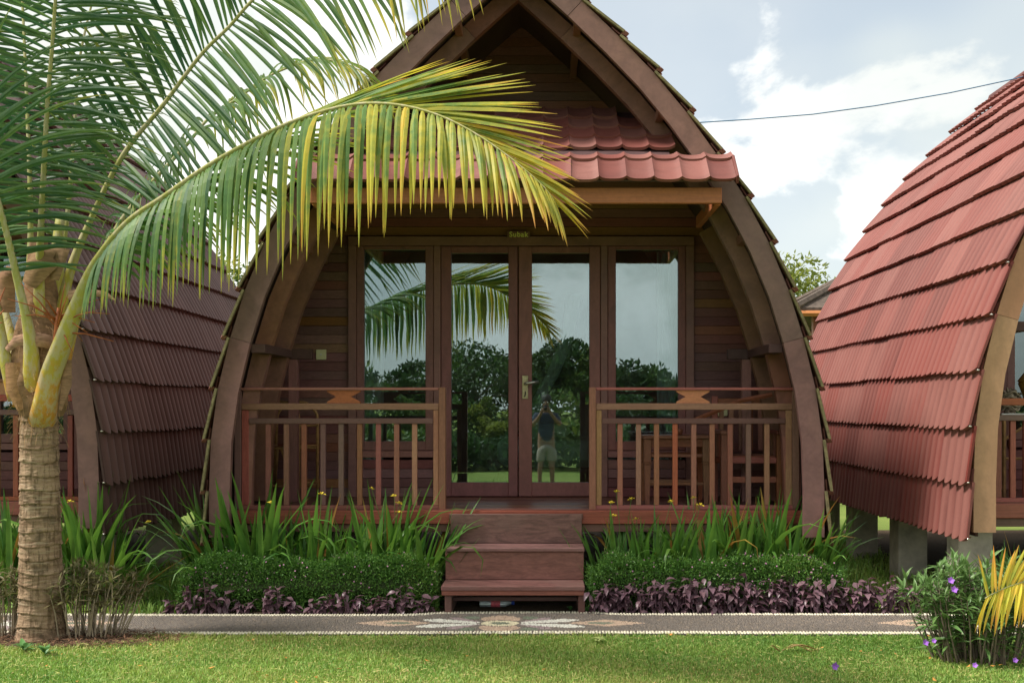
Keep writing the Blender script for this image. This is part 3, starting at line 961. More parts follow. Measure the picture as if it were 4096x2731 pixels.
def rail_panel(x0, x1, outer, zt=RZ(1555), z2=RZ(1625), z3=RZ(1683), top=True, orn=None, bal=None):
    """railing between the outer post (at x0 or x1, whichever is outer) and the gate post"""
    def make(H):
        s = 1 if outer == x1 else -1
        inner = x0 if s > 0 else x1
        lo, hi = x0, x1
        ya, yb = 0.325, 0.375
        m = MB().box(lo + 0.05, hi - 0.05, ya, yb, ZD - 0.003, ZD + 0.028, 0.003)
        rl = m.build('railing', M['rail'], H)
        box = lambda nm, a, b_, c0, c1, mt, da=0.0, db=0.0: MB().box(a, b_, ya + da, yb + db, c0, c1, 0.003).build(nm, mt, rl)
        # posts
        zz = zt if top else z2
        pw = 0.054
        if s > 0:
            box('post', lo, lo + pw, ZD - 0.01, zz + 0.012, M['rail'], -0.02, 0.01)
            box('post', lo + pw + 0.003, lo + pw + 0.047, ZD + 0.029, z2 - 0.03, M['rail_tan'])
            box('post', hi - pw, hi, ZD, zz - 0.014, M['rail_dark'], -0.01, 0.02)
            box('post', hi - pw - 0.052, hi - pw - 0.003, ZD + 0.029, z2 - 0.03, M['rail_tan'] if top else M['rail_dark'])
            ia, ib = lo + pw + 0.050, hi - pw - 0.055
        else:
            box('post', hi - pw, hi, ZD - 0.01, zz + 0.012, M['rail'], -0.02, 0.01)
            box('post', hi - pw - 0.047, hi - pw - 0.003, ZD + 0.029, z2 - 0.03, M['rail_tan'])
            box('post', lo, lo + pw, ZD, zz - 0.014, M['rail_dark'], -0.01, 0.02)
            box('post', lo + pw + 0.003, lo + pw + 0.058, ZD + 0.029, z2 - 0.03, M['fascia'])
            ia, ib = lo + pw + 0.061, hi - pw - 0.050
        if top: box('rail', lo if s < 0 else lo + pw + 0.002, hi if s > 0 else hi - pw - 0.002, zt - 0.011, zt + 0.011, M['rail'], -0.012, 0.02)
        box('rail', lo + pw + 0.002, hi - pw - 0.002, z2 - 0.027, z2 + 0.025, M['rail'], -0.008, 0.0)
        box('rail', ia, ib, z3 - 0.022, z3 + 0.022, M['rail_dark'], -0.004, 0.004)
        nb = bal
        for k in range(nb):
            xc = ia + (ib - ia) * (k + 1) / (nb + 1) * 1.0 + random.uniform(-0.004, 0.004)
            j = random.random()
            mt = M['rail'] if j < 0.78 else (M['rail_tan'] if j < 0.92 else M['rail_dark'])
            o = MB().box(-0.021, 0.021, -0.016, 0.016, ZD + 0.0285, z3 - 0.0225, 0.003).build('baluster', mt, rl, loc=(xc, 0.35, 0))
        if orn:
            zc0, zc1 = z2 + 0.026, zt - 0.012
            w, h = 0.135, zc1 - zc0
            p = [(-w, 0), (w, 0), (w, 0.012), (w * 0.45, h * 0.5), (w, h - 0.012), (w, h), (-w, h), (-w, h - 0.012), (-w * 0.45, h * 0.5), (-w, 0.012)]
            MB().prism([(orn + a, zc0 + b_) for a, b_ in p], 0.335, 0.365).build('ornament', M['beam'], rl)
        return rl
    return make


RAILS = {'l': rail_panel(RX(942), RX(1784), RX(942), orn=RX(1376), bal=9), 'r': rail_panel(RX(2356), RX(3193), RX(3193), orn=RX(2771), bal=9)}
RAILS_R = {'l': rail_panel(RX(942), RX(1784), RX(942), z2=1.475, z3=1.355, top=False, bal=13), 'r': rail_panel(RX(2356), RX(3193), RX(3193), z2=1.475, z3=1.355, top=False, bal=13)}

HC = bungalow('central wooden bungalow with curved roof, glass doors and red tiled awning', (0, 0, 0), M['sheet_mid'], M['frame'], 0)
HL = bungalow('left bungalow with dark brown corrugated roof behind the palm trunk', (-5.66, 0, 0.07), M['sheet_brown'], M['frame'], 1)
HR = bungalow('right bungalow with faded red corrugated roof on concrete pillars', (5.68, -0.73, 0.12), M['sheet_red'], M['frame_tan'], -1, RAILS_R)

# fittings fixed to the central bungalow's wall
sx, sz = GX(1285), GZ(1418)
sw = MB().box(sx - 0.047, sx + 0.047, YW - 0.012, YW + 0.002, sz - 0.047, sz + 0.047, 0.004).build('light_switch', M['plastic'], HC)
MB().box(sx - 0.008, sx + 0.008, YW - 0.018, YW - 0.012, sz - 0.008, sz + 0.008, 0.002).build('button', M['white'], sw)
sx, sz = GX(2890), GZ(1648)
sk = MB().box(sx - 0.045, sx + 0.045, YW - 0.012, YW + 0.002, sz - 0.035, sz + 0.035, 0.004).build('socket', M['plastic'], HC)

# name sign above the doors
nx_, nz_ = GX(2075), GZ(943)
ns = empty('name_sign', (nx_, YW - 0.06, nz_), 'small dark sign reading Subak in yellow above the glass doors', 'sign')
MB().box(-0.105, 0.105, 0, 0.012, -0.032, 0.032, 0.003).build('board', M['door'], ns)
tcv = bpy.data.curves.new('lettering', 'FONT')
tcv.body = 'Subak'; tcv.size = 0.066; tcv.extrude = 0.002; tcv.offset = 0.0016; tcv.align_x = 'CENTER'; tcv.align_y = 'CENTER'; tcv.space_character = 1.12
tmp = bpy.data.objects.new('tmp', tcv); COL.objects.link(tmp)
bpy.context.view_layer.update()
tme = bpy.data.meshes.new_from_object(tmp.evaluated_get(bpy.context.evaluated_depsgraph_get()))
bpy.data.objects.remove(tmp)
tme.materials.clear(); tme.materials.append(M['letter'])
link('lettering', tme, ns, (0, -0.004, 0.0), (R(90), 0, 0))

# ================================================================ PORCH THINGS
def curtain(x0, x1, y, z0, z1, folds, label, skew=0.0):
    m = MB(); N = folds * 6
    vs = []
    for j in range(N + 1):
        u = j / N
        for q, zz in enumerate((z0, z0 + (z1 - z0) * 0.5, z1)):
            xx = x0 + (x1 - x0) * u + skew * (1 - q / 2) ** 2
            vs.append((xx, y + 0.03 * math.sin(u * folds * 2 * math.pi + q * 0.4), zz))
    fs = [(j * 3 + k, j * 3 + 3 + k, j * 3 + 4 + k, j * 3 + 1 + k) for j in range(N) for k in (0, 1)]
    o = m.add(vs, fs).build('curtain', M['curtain'], None, True)
    return tag(o, label, 'curtain', 'sheer curtains behind the glass')


curtain(GX(1440), GX(1528), YW + 0.085, ZD + 0.08, 3.0, 3, 'pale sheer curtain behind the left window')
curtain(GX(2632), GX(2735), YW + 0.085, ZD + 0.08, 3.0, 4, 'pale sheer curtain behind the right window')
# gathered curtain tied back behind the right-hand door
m = MB()
pts = [P(2300, 1180, 10.6), P(2270, 1350, 10.6), P(2210, 1500, 10.6), P(2140, 1620, 10.6), P(2125, 1760, 10.6), P(2120, 1940, 10.6)]
for a in range(3):
    m.tube([p + Vector((0.025 * (a - 1), 0.02 * (a % 2), 0)) for p in pts], [0.05, 0.04, 0.035, 0.028, 0.045, 0.06], 8)
tag(m.build('curtain', M['curtain'], None, True), 'gathered white curtain tied back behind the right door', 'curtain', 'sheer curtains behind the glass')

bed = empty('bed', (0.62, 1.74, ZD), 'bed with pale blue sheet seen through the right door', 'bed')
m = MB().box(-0.85, 0.85, 0, 2.0, 0.02, 0.25, 0.01); m.build('bed_base', M['furn'], bed)
m = MB().box(-0.83, 0.83, 0.02, 1.98, 0.26, 0.50, 0.05); m.build('mattress', M['sheet_cloth'], bed)
m = MB().box(-0.85, 0.85, -0.01, 1.3, 0.30, 0.515, 0.03); m.build('blanket', M['sheet_cloth'], bed)
for s in (-1, 1):
    MB().box(s * 0.42 - 0.3, s * 0.42 + 0.3, 1.5, 1.92, 0.50, 0.64, 0.06).build('pillow', M['sheet_cloth'], bed)
MB().box(-0.9, 0.9, 2.0, 2.05, 0.0, 0.95, 0.01).build('headboard', M['furn'], bed)

# rattan frame: two arches joined by bars
rk = empty('rattan_rack', (0, 0, ZD), 'bent rattan rack with two arches behind the left railing', 'rack')
def arch(xa, xb, y, ztop, mat):
    w = xb - xa
    pts = [(xa - 0.03, y, 0), (xa, y, ztop - w * 0.42)] + [(xa + w / 2 - w / 2 * math.cos(a), y, ztop - w * 0.42 + w * 0.42 * math.sin(a)) for a in np.linspace(0.25, math.pi - 0.25, 7)] + [(xb, y, ztop - w * 0.42), (xb + 0.0, y, 0)]
    return MB().tube(pts, 0.014, 8)
def LP(px, py, D):
    p = P(px, py, D); return (p.x, p.y, p.z - ZD)
xa, xb = P(1028, 0, 9.7).x, P(1195, 0, 9.7).x
xc, xd = P(1108, 0, 9.95).x, P(1270, 0, 9.95).x
ya, yb = CY + 9.7, CY + 9.95
za = P(0, 1604, 9.7).z - ZD
arch(xa, xb, ya, za, 0).build('arch', M['rattan'], rk, True)
arch(xc, xd, yb, za, 0).build('arch', M['rattan'], rk, True)
for zz in (0.46, 0.13):
    for q, w, yy in ((xa, xb, ya), (xc, xd, yb)):
        MB().tube([(q - 0.01, yy, zz), (w, yy, zz)], 0.012, 6).build('bar', M['rattan'], rk, True)
    MB().tube([(xb, ya, zz + 0.02), (xd, yb, zz + 0.02)], 0.010, 6).build('bar', M['rattan'], rk, True)
    MB().tube([(xa, ya, zz + 0.02), (xc, yb, zz + 0.02)], 0.010, 6).build('bar', M['rattan'], rk, True)
MB().tube([(xa, ya, 0.66), (xc, yb, 0.66)], 0.012, 6).build('bar', M['rattan'], rk, True)
MB().tube([(xb, ya, 0.66), (xd, yb, 0.66)], 0.012, 6).build('bar', M['rattan'], rk, True)
MB().tube([((xa + xb) / 2, ya, 0.46), (xc - 0.02, yb, 0.05)], 0.010, 6).build('brace', M['rattan'], rk, True)
MB().tube([((xa + xb) / 2 + 0.03, ya, 0.46), (xb - 0.03, ya, 0.05)], 0.010, 6).build('brace', M['rattan'], rk, True)

# small table
tb = empty('wooden_table', (P(2697, 0, 9.55).x, CY + 9.55, ZD), 'small dark wooden table behind the right railing', 'table')
MB().box(-0.29, 0.29, -0.22, 0.24, 0.555, 0.585, 0.006).build('table_top', M['furn'], tb)
MB().box(-0.25, 0.25, -0.18, -0.16, 0.485, 0.554, 0.003).build('apron', M['furn'], tb)
MB().box(-0.25, 0.25, 0.18, 0.20, 0.485, 0.554, 0.003).build('apron', M['furn'], tb)
for sx in (-1, 1):
    for yy in (-0.17, 0.19):
        l = MB()
        n = [(0.022, 0.0), (0.016, 0.0)]
        for (za_, zb_, h) in ((0.36, 0.554, 0.030), (0.345, 0.36, 0.034), (0.33, 0.345, 0.026)):
            l.box(sx * 0.25 - h, sx * 0.25 + h, yy - h, yy + h, za_, zb_ - 0.001, 0.003)
        q = 0.026
        vs = [(sx * 0.25 + a * r, yy + b_ * r, z) for z, r in ((0.0, 0.017), (0.33, 0.027)) for a, b_ in ((-1, -1), (1, -1), (1, 1), (-1, 1))]
        l.add(vs, [(3, 2, 1, 0), (4, 5, 6, 7), (0, 1, 5, 4), (1, 2, 6, 5), (2, 3, 7, 6), (3, 0, 4, 7)])
        l.build('leg', M['furn'], tb)
for yy in (-0.17, 0.19):
    MB().box(-0.24, 0.24, yy - 0.012, yy + 0.012, 0.16, 0.185, 0.002).build('stretcher', M['furn'], tb)
    MB().box(-0.24, 0.24, yy - 0.012, yy + 0.012, 0.40, 0.425, 0.002).build('stretcher', M['furn'], tb)
cup = MB().lathe([(0.02, 0.0), (0.028, 0.005), (0.033, 0.05), (0.030, 0.052), (0.025, 0.012)], 14)
tag(cup.build('cup', M['furn'], None, True, loc=(P(2716, 0, 9.5).x, CY + 9.5, ZD + 0.585)), 'small dark cup on the porch table', 'cup')

# slatted arm chair
ch = empty('wooden_chair', (P(2985, 0, 9.35).x, CY + 9.35, ZD), 'slatted wooden armchair at the right end of the porch', 'chair')
for sx in (-0.23, 0.23):
    for yy, hh in ((-0.24, 0.60), (0.26, 0.92)):
        MB().box(sx - 0.026, sx + 0.026, yy - 0.026, yy + 0.026, 0, hh, 0.004).build('leg', M['furn'], ch)
    MB().box(sx - 0.036, sx + 0.036, -0.29, 0.235, 0.602, 0.632, 0.005).build('arm', M['furn'], ch)
    for k in range(4):
        MB().box(sx - 0.010, sx + 0.010, -0.15 + k * 0.09, -0.11 + k * 0.09, 0.40, 0.60, 0.002).build('slat', M['furn'], ch)
    MB().box(sx - 0.018, sx + 0.018, -0.213, 0.233, 0.355, 0.40, 0.003).build('seat_rail', M['furn'], ch)
for zz in (0.36, 0.20):
    MB().box(-0.203, 0.203, -0.255, -0.225, zz, zz + 0.05, 0.003).build('seat_rail', M['fascia'], ch)
for k in range(5):
    MB().box(-0.20, 0.20, -0.21 + k * 0.09, -0.13 + k * 0.09, 0.402, 0.42, 0.003).build('seat_board', M['furn'], ch)
for k in range(5):
    MB().box(-0.19 + k * 0.085, -0.15 + k * 0.085, 0.25, 0.27, 0.45, 0.84, 0.002).build('slat', M['furn'], ch)
MB().box(-0.203, 0.203, 0.235, 0.285, 0.842, 0.90, 0.005).build('back_rail', M['furn'], ch)
MB().tube([(-0.45, 0.12, 0.70), (-0.05, -0.05, 0.88), (0.2, -0.1, 0.93)], 0.022, 6).build('leaning_bar', M['furn'], ch)

# right bungalow's porch: side table with bundle and basket
st_ = empty('side_table', (4.06, 0.22, ZD + 0.12), 'side table behind the right bungalow railing', 'table')
MB().box(-0.26, 0.26, -0.2, 0.2, 0.62, 0.655, 0.004).build('table_top', M['white'], st_)
for sx in (-0.23, 0.23):
    for yy in (-0.17, 0.17):
        MB().tube([(sx, yy, 0), (sx, yy, 0.62)], 0.016, 6).build('leg', M['rattan'], st_)
MB().tube([(-0.23, -0.17, 0.3), (0.23, -0.17, 0.3)], 0.012, 6).build('stretcher', M['rattan'], st_)
MB().tube([(-0.23, -0.17, 0.45), (0.0, -0.17, 0.60)], 0.012, 6).build('brace', M['rattan'], st_)
m = MB()
for k in range(46):
    a = random.uniform(0, 6.28); r = random.uniform(0.03, 0.105); z = 0.10 + random.uniform(-0.09, 0.09); f = 1 - 0.6 * abs(z - 0.1) / 0.11
    pts = [(r * f * math.cos(a + q), r * f * 0.8 * math.sin(a + q), z + 0.02 * math.sin(3 * q + k)) for q in np.linspace(0, 4.5, 12)]
    m.tube(pts, 0.008, 4, cap=False)
tag(m.build('fibre_bundle', plain('grey_fibre', (0.33, 0.27, 0.19), 0.9, 0.35, 25), None, True, loc=(3.93, 0.17, ZD + 0.12 + 0.655)),
    'grey bundle of coiled fibre on the right bungalow porch', 'bundle')
bk = empty('wicker_basket', (4.17, 0.2, ZD + 0.12 + 0.655), 'yellow wicker basket beside the fibre bundle', 'basket')
m = MB()
for k in range(18):
    z = 0.01 + k * 0.0135; r = 0.07 + 0.075 * (k / 17)
    m.tube([(r * math.cos(a), r * math.sin(a), z + (0.004 if i % 2 else -0.004)) for i, a in enumerate(np.linspace(0, 6.283, 29))], 0.0085, 5, cap=False)
m.lathe([(0.062, 0.002), (0.135, 0.245), (0.130, 0.245), (0.055, 0.01)], 20)
m.build('woven_side', plain('yellow_wicker', (0.50, 0.30, 0.07), 0.6, 0.3, 30), bk, True)
m = MB(); m.lathe([(0.15, 0.25), (0.16, 0.258), (0.10, 0.34), (0.0, 0.37)], 20); m.build('lid', plain('yellow_wicker_lid', (0.46, 0.29, 0.08), 0.6, 0.3, 30), bk, True)

# plastic bottle lying under the steps
bt = empty('plastic_bottle', (P(1985, 0, 8.5).x, CY + 8.5, 0.045), 'clear plastic bottle with red label lying under the steps', 'bottle')
prof = [(0.0, -0.13), (0.030, -0.128), (0.033, -0.11), (0.031, -0.05), (0.033, 0.05), (0.031, 0.075), (0.014, 0.11), (0.013, 0.125), (0.0, 0.126)]
t = NT('bottle_plastic'); t.b.inputs['Transmission Weight'].default_value = 0.6; t.done((0.75, 0.85, 0.9), 0.12, 0.5)
MB().lathe([(max(r, 0.001), z) for r, z in prof], 16).build('bottle_body', t.m, bt, True, rot=(0, R(90), 0))
MB().lathe([(0.0335, -0.04), (0.0345, -0.038), (0.0345, 0.03), (0.0335, 0.032)], 16).build('bottle_label', plain('red_label', (0.62, 0.12, 0.15), 0.5, 0.4, 60), bt, True, rot=(0, R(90), 0))
MB().lathe([(0.016, 0.118), (0.016, 0.138), (0.014, 0.14)], 12).build('cap', plain('blue_cap', (0.03, 0.08, 0.45), 0.4), bt, True, rot=(0, R(90), 0))

# cable slung between the two ridges
cb = [P(2300, 512, 12), P(2500, 506, 12), P(2775, 492, 12), P(3000, 478, 12), P(3250, 458, 12), P(3500, 424, 12), P(3800, 372, 12), P(4060, 316, 12), P(4180, 285, 12)]
tag(MB().tube(cb, 0.006, 6).build('cable', plain('blue_cable', (0.05, 0.17, 0.30), 0.5), None, True), 'thin blue cable slung between the central and right roofs', 'cable')

# ================================================================ COCONUT PALM
PB = P(165, 2570, 7.33); PB.z = 0.0
palm = empty('palm_tree', PB, 'coconut palm with ringed trunk standing at the left of the path', 'palm tree')
def PL(px, py, D): return P(px, py, D) - PB

t = NT('palm_bark')
v = t.coords('Object', (1, 1, 1))
n1 = t.noise(v, 7, 6, 0.7); n2 = t.noise(t.coords('Object', (45, 45, 6)), 1.0, 4, 0.6); n3 = t.noise(t.coords('Object', (2, 2, 26)), 1.0, 4, 0.65)
c = t.mix(t.ramp(n3, [(0.3, 0.0), (0.68, 1.0)]), (0.19, 0.115, 0.07), (0.41, 0.285, 0.19))
c = t.mix(t.math('MULTIPLY', t.ramp(n2, [(0.5, 0.0), (0.62, 1.0)]), 0.75), c, (0.11, 0.07, 0.04))
c = t.mix(t.math('MULTIPLY', t.ramp(n1, [(0.52, 0.0), (0.64, 1.0)]), 0.7), c, (0.09, 0.065, 0.042))
n4 = t.noise(t.coords('Object', (5, 5, 60)), 1.0, 3, 0.6)
c = t.mix(t.math('MULTIPLY', t.ramp(n4, [(0.58, 0.0), (0.66, 1.0)]), 0.5), c, (0.48, 0.38, 0.27))
t.bump(t.math('ADD', n2, n3), 0.8, 0.012)
M['palm_bark'] = t.done(c, 0.9, 0.15)

cent = [(165, 2600, 0.175), (164, 2520, 0.148), (163, 2400, 0.137), (161, 2250, 0.131), (160, 2000, 0.121), (159, 1800, 0.117), (158, 1640, 0.116)]
rings = 260; ns = 44
zc = [P(a, b_, 7.33).z for a, b_, _ in cent]; zc[0] = -0.05
xc_ = [P(a, b_, 7.33).x - PB.x for a, b_, _ in cent]; rc = [r for _, _, r in cent]
zz = np.linspace(zc[0], zc[-1], rings)
xx = np.interp(zz, zc, xc_); rad = np.interp(zz, zc, rc)
th = np.linspace(0, 2 * math.pi, ns, endpoint=False)
V = np.zeros((rings, ns, 3))
for k in range(rings):
    wob = 0.012 * np.sin(th + zz[k] * 3) + 0.010 * np.sin(2 * th + zz[k] * 7 + 1)
    ph = ((zz[k] + wob) / 0.092) % 1.0
    r = rad[k] * (1 + 0.065 * (1 - ph) ** 4 - 0.035 * (ph > 0.9)) + rng.normal(0, 0.0018, ns) + 0.004 * np.sin(3 * th + zz[k] * 2) + 0.003 * np.sin(11 * th + 40 * np.floor((zz[k] + wob) / 0.092))
    V[k, :, 0] = xx[k] + r * np.cos(th); V[k, :, 1] = r * np.sin(th); V[k, :, 2] = zz[k]
idx = np.arange((rings - 1) * ns); row, colm = idx // ns, idx % ns
fq = np.stack([row * ns + colm, row * ns + (colm + 1) % ns, (row + 1) * ns + (colm + 1) % ns, (row + 1) * ns + colm], 1)
link('trunk', npmesh('trunk', V.reshape(-1, 3), fq, M['palm_bark'], smooth=True), palm)

# fibrous sheath round the crown shaft
sh = MB()
zs0, zs1 = P(0, 1665, 7.33).z, P(0, 960, 7.33).z
prof_ = [(0.0, 0.128), (0.06, 0.152), (0.18, 0.165), (0.35, 0.160), (0.55, 0.125), (0.75, 0.095), (1.0, 0.05)]
vs, fs = [], []
NS_, NZ_ = 30, 40
for k in range(NZ_ + 1):
    u = k / NZ_; z = zs0 + (zs1 - zs0) * u
    r = np.interp(u, [p[0] for p in prof_], [p[1] for p in prof_])
    for j in range(NS_):
        a = 2 * math.pi * j / NS_
        q = r * (1 + 0.10 * math.sin(3 * a + u * 9) + 0.05 * math.sin(7 * a - u * 21)) + random.uniform(-0.003, 0.003)
        vs.append((P(158, 0, 7.33).x - PB.x + q * math.cos(a), q * math.sin(a), z))
for k in range(NZ_):
    for j in range(NS_):
        fs.append((k * NS_ + j, k * NS_ + (j + 1) % NS_, (k + 1) * NS_ + (j + 1) % NS_, (k + 1) * NS_ + j))
sh.add(vs, fs)
sh.build('fibre_sheath', M['fibre'], palm, True)


def ribbon(pts, widths, normal_hint, thick=0.0):
    m = MB(); vs = []
    for i, p in enumerate(pts):
        p = Vector(p); tt = (Vector(pts[min(i + 1, len(pts) - 1)]) - Vector(pts[max(i - 1, 0)])).normalized()
        w = tt.cross(Vector(normal_hint)).normalized(); nn = w.cross(tt)
        for q in (-1, -0.5, 0, 0.5, 1):
            vs.append(p + w * widths[i] * q - nn * widths[i] * 0.35 * q * q)
    fs = [(i * 5 + k, i * 5 + k + 1, i * 5 + 6 + k, i * 5 + 5 + k) for i in range(len(pts) - 1) for k in range(4)]
    return m.add(vs, fs)


# torn sheath flaps
flaps = [([(60, 1420, 7.15), (150, 1400, 7.12), (230, 1385, 7.13), (30, 1470, 7.15)], 0),]
for pts, wd in (
    ([PL(25, 1400, 7.16), PL(60, 1362, 7.14), (PL(120, 1352, 7.12)), PL(190, 1365, 7.14), PL(225, 1390, 7.2)], [0.02, 0.035, 0.045, 0.045, 0.03]),
    ([PL(110, 1140, 7.16), PL(150, 1060, 7.15), PL(190, 1010, 7.17), PL(225, 1005, 7.2), PL(215, 1120, 7.2)], [0.05, 0.09, 0.10, 0.08, 0.03]),
    ([PL(270, 1180, 7.2), PL(340, 1170, 7.15), PL(420, 1175, 7.12), PL(460, 1200, 7.1)], [0.035, 0.03, 0.018, 0.004]),
    ([PL(20, 1250, 7.2), PL(10, 1120, 7.15), PL(40, 1085, 7.15), PL(75, 1090, 7.18)], [0.06, 0.07, 0.05, 0.02]),
    ([PL(45, 1450, 7.16), PL(50, 1560, 7.15), PL(80, 1640, 7.17)], [0.05, 0.05, 0.02]),
    ([PL(255, 1440, 7.17), PL(262, 1540, 7.16), PL(240, 1640, 7.18)], [0.045, 0.035, 0.01])):
    ribbon(pts, wd, (0, -1, 0.1)).build('sheath_flap', M['fibre'], palm, True)
hr = MB()
for k in range(260):
    a = random.uniform(-2.9, 0.2); z = random.uniform(zs0 - 0.12, zs0 + 0.75)
    r = 0.135 + 0.03 * (z > zs0); x0 = P(158, 0, 7.33).x - PB.x
    p0 = Vector((x0 + r * math.cos(a), r * math.sin(a), z))
    d = Vector((math.cos(a) * 0.6 + random.gauss(0, 0.5), math.sin(a) * 0.6, random.gauss(-0.4, 0.6))).normalized()
    L = random.uniform(0.03, 0.10)
    hr.tube([p0, p0 + d * L * 0.5, p0 + d * L + Vector((0, 0, -0.4 * L))], 0.0012, 3, cap=False)
tag(hr.build('fibre_strands', M['fibre'], palm), kind='stuff')

# orange flower stalks
inf = MB(); hub = PL(228, 1300, 7.08)
inf.tube([PL(205, 1470, 7.15), PL(222, 1380, 7.1), hub, PL(232, 1230, 7.08)], [0.022, 0.020, 0.016, 0.006], 7)
for px, py in ((80, 1130), (30, 1195), (60, 1265), (380, 1290), (395, 1240), (455, 1365), (330, 1365), (330, 1205), (440, 1255), (150, 1170), (262, 1130), (420, 1190), (120, 1210), (290, 1410), (270, 1180), (350, 1330)):
    b0 = hub + Vector((0, 0, random.uniform(-0.06, 0.08)))
    e = PL(px, py, 7.0 + random.uniform(-0.1, 0.1)); md = (b0 + e) / 2 + Vector((0, 0, 0.02))
    inf.tube([b0, md, e], [0.007, 0.0045, 0.0018], 5)
for px, py in ((5, 1190), (15, 1240), (8, 1290), (20, 1150)):
    inf.tube([PL(-40, 1300, 7.05), PL(px, py, 7.0)], [0.012, 0.003], 5)
inf.build('flower_stalk', M['inflor'], palm, True)


def curve(pts, n):
    """resample control points evenly with a Catmull-Rom curve"""
    pts = [Vector(p) for p in pts]
    out = []
    for i in range(len(pts) - 1):
        p0, p1, p2, p3 = pts[max(i - 1, 0)], pts[i], pts[i + 1], pts[min(i + 2, len(pts) - 1)]
        for k in range(12):
            u = k / 12
            out.append(0.5 * ((2 * p1) + (p2 - p0) * u + (2 * p0 - 5 * p1 + 4 * p2 - p3) * u * u + (3 * p1 - p0 - 3 * p2 + p3) * u ** 3))
    out.append(pts[-1])
    L = [0]
    for a, b_ in zip(out, out[1:]): L.append(L[-1] + (b_ - a).length)
    s = np.linspace(0, L[-1], n)
    arr = np.array(out)
    return [Vector(tuple(np.interp(q, L, arr[:, c]) for c in range(3))) for q in s], L[-1]


def leaflet(m, p0, d, T, L, W, g, yel, val, kink=None, seg=10):
    vs, cs = [], []
    p = p0.copy(); ds = L / seg
    wid = [0.40, 0.80, 1.0, 1.0, 0.95, 0.88, 0.78, 0.64, 0.48, 0.28, 0.03]
    for i in range(seg + 1):
        w = T - d * T.dot(d)
        w = w.normalized() if w.length > 0.15 else d.orthogonal().normalized()
        nn = d.cross(w)
        h = W * 0.5 * wid[i]
        u = i / seg
        y_ = yel + (0.28 * max(0, u - 0.55) / 0.45)
        vs += [p - w * h - nn * h * 0.35, p + nn * h * 0.15, p + w * h - nn * h * 0.35]
        cs += [(y_ + 0.08, val, 0), (y_ + 0.02, val * 1.1, 0), (y_ + 0.08, val, 0)]
        if i < seg:
            p = p + d * ds
            gg = g * (6 if (kink is not None and i == kink) else 1)
            d = (d + Vector((0, 0, -1)) * gg * ds).normalized()
    fs = [(i * 3 + k, i * 3 + k + 1, i * 3 + 4 + k, i * 3 + 3 + k) for i in range(seg) for k in (0, 1)]
    m.add(vs, fs, cs)


def frond(pts, parent, t0, n, Lf, Af, Gf, k, W=0.042, yel=lambda t: 0.15, val=1.0, single=False, seed=1, rbase=0.065, org=None, el=0.2, sides=(1, -1), plain_name='frond'):
    rd = random.Random(seed)
    C, tot = curve(pts, 80)
    rads, cols = [], []
    for i in range(80):
        u = i / 79
        rads.append(np.interp(u, [0, 0.05, 0.16, 0.28, 0.5, 1.0], [rbase, rbase * 0.8, rbase * 0.6, rbase * 0.33, rbase * 0.22, 0.0035]))
        cols.append((min(1.0, u * 2.2), 1.0, 0))
    fo = MB().tube(C, rads, 8, 0.7, cols=cols).build(plain_name, M['petiole'], parent, True)
    m = MB()
    for j in range(n):
        for s in sides:
            t = t0 + (1 - t0) * (j + rd.uniform(0.1, 0.9)) / n * 0.995
            f = t * 79; i = min(int(f), 78)
            p = C[i].lerp(C[i + 1], f - i)
            T = (C[min(i + 2, 79)] - C[max(i - 1, 0)]).normalized()
            Sh = T.cross(Vector((0, 0, 1)))
            Sh = Sh.normalized() if Sh.length > 1e-3 else Vector((1, 0, 0))
            Si = Vector((T.z, 0, -T.x)); Si = Si.normalized() if Si.length > 1e-3 else Vector((1, 0, 0))
            S = (Sh * (1 - k) + Si * k).normalized()
            S = (S - T * S.dot(T)).normalized()
            N = S.cross(T)
            if N.z < 0 and k < 0.5: N = -N
            u = (t - t0) / (1 - t0)
            A = R(Af(u, s) + rd.gauss(0, 3.5)); e = (el(u, s) if callable(el) else el) + rd.gauss(0, 0.06)
            d = (T * math.cos(A) + (S * s * math.cos(e) + N * math.sin(e)) * math.sin(A)).normalized()
            d = (d + Vector((rd.gauss(0, 0.035), rd.gauss(0, 0.035), rd.gauss(0, 0.035)))).normalized()
            kink = rd.choice([5, 6, 7]) if rd.random() < 0.20 else None
            q = MB() if single else m
            leaflet(q, p, d, T, Lf(u) * rd.uniform(0.9, 1.08), W * rd.uniform(0.85, 1.1) * (0.55 + 0.45 * min(1, (1 - u) * 3)), Gf(u, s) * rd.uniform(0.75, 1.3), yel(u) + rd.gauss(0, 0.09), val * rd.uniform(0.8, 1.2), kink)
            if single: q.build('leaflet', M['palm_leaf'], fo)
    if not single:
        tag(m.build('leaflets', M['palm_leaf'], fo), kind='stuff')
    return fo


lerp = lambda u, *ys: float(np.interp(u, np.linspace(0, 1, len(ys)), ys))
